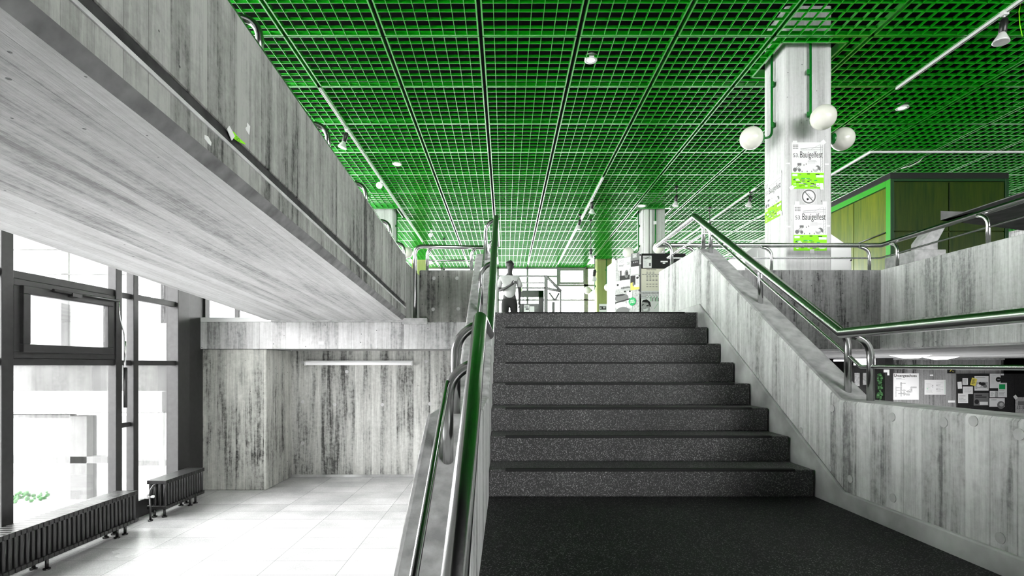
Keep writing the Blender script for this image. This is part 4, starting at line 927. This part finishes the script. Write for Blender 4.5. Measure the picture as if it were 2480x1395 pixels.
# raised platform slab with strut
PLT = [(6.0, 7.4), (6.5, 7.56), (7.66, 7.95), (11.5, 8.7), (11.5, .5), (6.05, .5), (6.0, 7.1)]
pf = empty('raised_platform', (6.2, 7.4, ZU)); tag(pf, 'raised grey concrete platform on an angled strut behind the gallery rail', 'platform')
adopt(pf, MB().add([(x, y, R(2.0)) for x, y in PLT]+[(x, y, R(t)) for (x, y), t in zip(PLT, (2.012,)*7)], [tuple(range(7)), tuple(range(13, 6, -1))]+[(i, (i+1) % 7, 7+(i+1) % 7, 7+i) for i in range(7)]).add([(6.0, 7.4, R(2.0)), (6.42, 7.53, R(2.0)), (6.1, 7.0, R(2.0)), (6.0, 7.4, R(2.13))], [(0, 1, 2), (0, 3, 1), (1, 3, 2), (2, 3, 0)]).build('platform_slab', [M['platform']]))
dS = 7.1
vs = [P(x, y, dS) for x, y in ((2235, 606), (2235, 584), (2262, 548), (2294, 545), (2273, 584), (2273, 606))]
mb = MB(); mb.prism([(v.x, v.z) for v in vs], lambda p, a: (p[0], a, p[1]), dS, dS+.22); adopt(pf, mb.build('strut', [M['plain']], bevel=.02))
a = P(2215, 612, dS-.15); b = P(2292, 604, dS-.15); adopt(pf, MB().box(a.x, b.x, dS-.15, dS+.4, ZU, b.z).build('plinth', [M['plain']], bevel=.01))

# ================================================================ GLAZED BOOTH AT THE TOP
dk = 17.0
bo = empty('glazed_booth', (.5, dk, ZU)); tag(bo, 'grey framed glazed booth with slanted side in front of the far window', 'booth')
def kp(x0, x1, y0, y1, off=0, dd=.08): a = P(x0, y1, dk); b = P(x1, y0, dk); return (a.x, b.x, dk+off, dk+off+dd, a.z, b.z)
ks = []
for q in (kp(1318, 1327, 668, 760), kp(1356, 1360, 704, 760), kp(1198, 1325, 666.5, 670), kp(1198, 1322, 695.5, 698.5)):
    q = (q[0], q[1], q[2], q[3], ZU if q[4] < R(1.9) else q[4], q[5]); ks.append(MB().box(*q).build('frame_bar', M['framegrey'], bevel=.004))
a_, b_ = P(1322, 668, dk), P(1359, 705.5, dk); ks.append(MB().tube([a_, b_], .045, 8).build('sloping_bar', M['framegrey']))
ks.append(MB().tube([P(1326, 699, dk), P(1359, 705.5, dk)], .045, 8).build('sloping_bar', M['framegrey']))
ks.append(MB().box(*kp(1341, 1348, 726, 760, .6)).tube([P(1344, 728, dk+.6), P(1330, 709, dk+.6)], .03, 6).tube([P(1344, 728, dk+.6), P(1354, 710, dk+.6)], .03, 6).build('inner_support', M['framegrey']))
q = kp(1258, 1320, 698, 760, .5, .05); ks.append(MB().box(q[0], P(1262, 0, dk).x, q[2], q[3], ZU, q[5]).box(P(1307, 0, dk).x, q[1], q[2], q[3], ZU, q[5]).box(q[0], q[1], q[2], q[3], P(0, 715, dk).z, q[5]).build('grey_panel', M['inkgrey']))
q = kp(1262, 1307, 731, 760, .52, .03); ks.append(MB().box(q[0], q[1], q[2], q[3], ZU, q[5]).build('lower_panel', M['framegrey']))
ks.append(MB().box(*kp(1198, 1322, 680, 682, .3)).build('glazing_bar', M['paper_grey']))
adopt(bo, *ks)
g_ = MB().box(P(1198, 0, dk).x, P(1322, 0, dk).x, dk+.03, dk+.035, ZU, R(2.83)).build('glass_pane', M['glass']); adopt(bo, g_)
front(1269, 1282, 739, 756, dk-.01).base('white').text_lines(.1, .9, .6, .9, 2, 'ink').r(.3, .9, .3, .55, 'inkgrey').done('booth_notice', 'white notice with a dark block on the glazed booth', 'notice')
front(1283, 1294, 742, 757, dk-.01).base('white').done('booth_notice', 'plain white notice beside the printed one on the booth', 'notice')
front(1257, 1265, 696.5, 706, dk-.02).base('white').r(.55, .75, .1, .9, 'lime').r(.1, .3, .2, .4, 'lime').done('escape_sign', 'small white and green escape sign beside the walking person', 'sign')
front(1266, 1267.6, 718, 760+82, 16.0).base('ink').done('slim_post', 'slim dark post in front of the booth', 'post')

# ================================================================ PERSON
def skin(name, chains, mat, parent, sub=2, root=0):
    """chains: list of lists of (x,y,z,rx,ry); shared first points are welded"""
    vs, es, rad, ix = [], [], [], {}
    for ch in chains:
        prev = None
        for x, y, z, rx, ry in ch:
            k = (round(x, 4), round(y, 4), round(z, 4))
            if k not in ix: ix[k] = len(vs); vs.append((x, y, z)); rad.append((rx, ry))
            if prev is not None and prev != ix[k]: es.append((prev, ix[k]))
            prev = ix[k]
    me = bpy.data.meshes.new(name); me.from_pydata(vs, es, []); me.update()
    o = bpy.data.objects.new(name, me); C.objects.link(o); o.parent = parent
    md = o.modifiers.new('skin', 'SKIN'); md.use_smooth_shade = True
    for i, sv in enumerate(me.skin_vertices[0].data): sv.radius = rad[i]; sv.use_root = (i == root)
    if sub: s2 = o.modifiers.new('sub', 'SUBSURF'); s2.levels = sub; s2.render_levels = sub
    me.materials.append(mat); return o
pe = empty('person', (.09, 11.85, ZU)); tag(pe, 'person in a pale t-shirt and black trousers walking, forearm held across the chest', 'person')
# local coords: x to image right, y away from camera, z up, feet at 0
tor = [(0, 0, .96, .13, .11), (0, 0, 1.1, .125, .10), (0, 0, 1.26, .15, .11), (0, 0, 1.40, .15, .10), (.0, 0, 1.475, .07, .065), (.01, -.01, 1.54, .052, .055), (.015, -.025, 1.60, .07, .08), (.015, -.02, 1.665, .078, .09), (.015, -.01, 1.72, .062, .075)]
armL = [(0, 0, 1.40, .15, .10), (-.17, .0, 1.40, .055, .055), (-.215, .02, 1.26, .045, .045), (-.225, .02, 1.13, .038, .04), (-.10, -.16, 1.155, .033, .033), (.02, -.22, 1.215, .025, .027)]
armR = [(0, 0, 1.40, .15, .10), (.17, .0, 1.40, .055, .055), (.215, .01, 1.25, .045, .045), (.225, .0, 1.13, .038, .04), (.22, -.06, 1.0, .032, .032), (.215, -.12, .88, .024, .026)]
legL = [(0, 0, .96, .13, .11), (-.09, 0, .88, .085, .09), (-.10, -.10, .50, .058, .062), (-.10, -.04, .26, .048, .055), (-.10, .05, .09, .036, .04)]
legR = [(0, 0, .96, .13, .11), (.09, 0, .88, .085, .09), (.11, .05, .50, .058, .062), (.11, .17, .27, .048, .055), (.11, .28, .13, .036, .04)]
hand = []
hx, hy, hz = .02, -.22, 1.215
palm = [(hx, hy, hz, .025, .027), (hx+.04, hy-.01, hz+.03, .034, .018), (hx+.075, hy-.015, hz+.05, .032, .016)]
hx2, hy2, hz2 = .215, -.12, .88
palm2 = [(hx2, hy2, hz2, .024, .026), (hx2, hy2-.01, hz2-.05, .018, .034), (hx2, hy2-.01, hz2-.085, .016, .032)]
body = skin('body', [tor, armL, armR, legL, legR, palm, palm2], M['skin'], pe)
fing = MB()
for k, (dz, ln) in enumerate(((.026, .060), (.010, .070), (-.006, .066), (-.022, .052))):
    b0 = Vector((hx+.078, hy-.015, hz+.05+dz)); fing.tube([b0, b0+Vector((ln*.45, -.008, .012)), b0+Vector((ln*.7, -.03, .008)), b0+Vector((ln*.75, -.045, -.004))], [.0085, .0085, .0078, .006], 8)
    b1 = Vector((hx2, hy2-.01+dz*1.1, hz2-.085)); fing.tube([b1, b1+Vector((-.004, 0, -ln*.45)), b1+Vector((-.016, 0, -ln*.8)), b1+Vector((-.028, 0, -ln*.95))], [.0085, .0085, .0078, .006], 8)
fing.tube([(hx+.03, hy-.015, hz+.05), (hx+.045, hy-.03, hz+.085), (hx+.07, hy-.035, hz+.10)], [.011, .010, .007], 8)
fing.tube([(hx2-.005, hy2-.035, hz2-.03), (hx2-.02, hy2-.055, hz2-.06), (hx2-.025, hy2-.06, hz2-.085)], [.011, .010, .007], 8)
o = fing.build('fingers', M['skin']); o.parent = pe
# face
fc = MB().ball((.015, -.108, 1.635), .013, 10, sq=(.8, 1.2, 1.5)).ball((-.062, -.02, 1.64), .016, 10, sq=(.5, 1, 1.5)).ball((.092, -.02, 1.64), .016, 10, sq=(.5, 1, 1.5))
o = fc.build('nose_and_ears', M['skin']); o.parent = pe
o = MB().ball((-.015, -.088, 1.66), .010, 8, sq=(1.3, .6, .7)).ball((.045, -.088, 1.66), .010, 8, sq=(1.3, .6, .7)).box(-.008, .038, -.101, -.09, 1.585, 1.592).build('eyes_and_mouth', M['ink']); o.parent = pe
hr = MB().ball((.015, .005, 1.70), .098, 20, sq=(.93, 1.02, .82)).ball((.02, .0, 1.765), .05, 14, sq=(1.1, 1, .7)).ball((-.04, .02, 1.735), .045, 12)
o = hr.build('hair', M['hair']); o.parent = pe
sh = skin('t_shirt', [[(0, 0, .93, .155, .125), (0, 0, 1.05, .15, .12), (0, 0, 1.20, .16, .125), (0, 0, 1.36, .172, .12), (0, 0, 1.45, .10, .08), (.003, 0, 1.485, .062, .06)],
                      [(0, 0, 1.36, .172, .12), (-.175, .0, 1.395, .08, .075), (-.225, .01, 1.27, .078, .075), (-.24, .02, 1.19, .078, .075)], [(0, 0, 1.36, .172, .12), (.175, .0, 1.395, .08, .075), (.225, .01, 1.27, .078, .075), (.24, .02, 1.19, .078, .075)]], M['shirt'], pe)
tr = skin('trousers', [[(0, 0, 1.0, .14, .115), (0, 0, .93, .14, .12), (-.095, 0, .84, .10, .105), (-.10, -.10, .50, .075, .08), (-.10, -.04, .26, .065, .07), (-.10, .05, .10, .06, .065)],
                       [(0, 0, .93, .14, .12), (.095, 0, .84, .10, .105), (.11, .05, .50, .075, .08), (.11, .17, .27, .065, .07), (.11, .27, .14, .06, .065)]], M['trousers'], pe)
o = MB().ball((-.10, .0, .045), .05, 14, sq=(.9, 2.4, .9)).build('shoe', M['blackplastic']); o.parent = pe
o = MB().ball((.11, .25, .085), .05, 14, sq=(.9, 2.2, 1.1)).build('shoe', M['blackplastic']); o.parent = pe
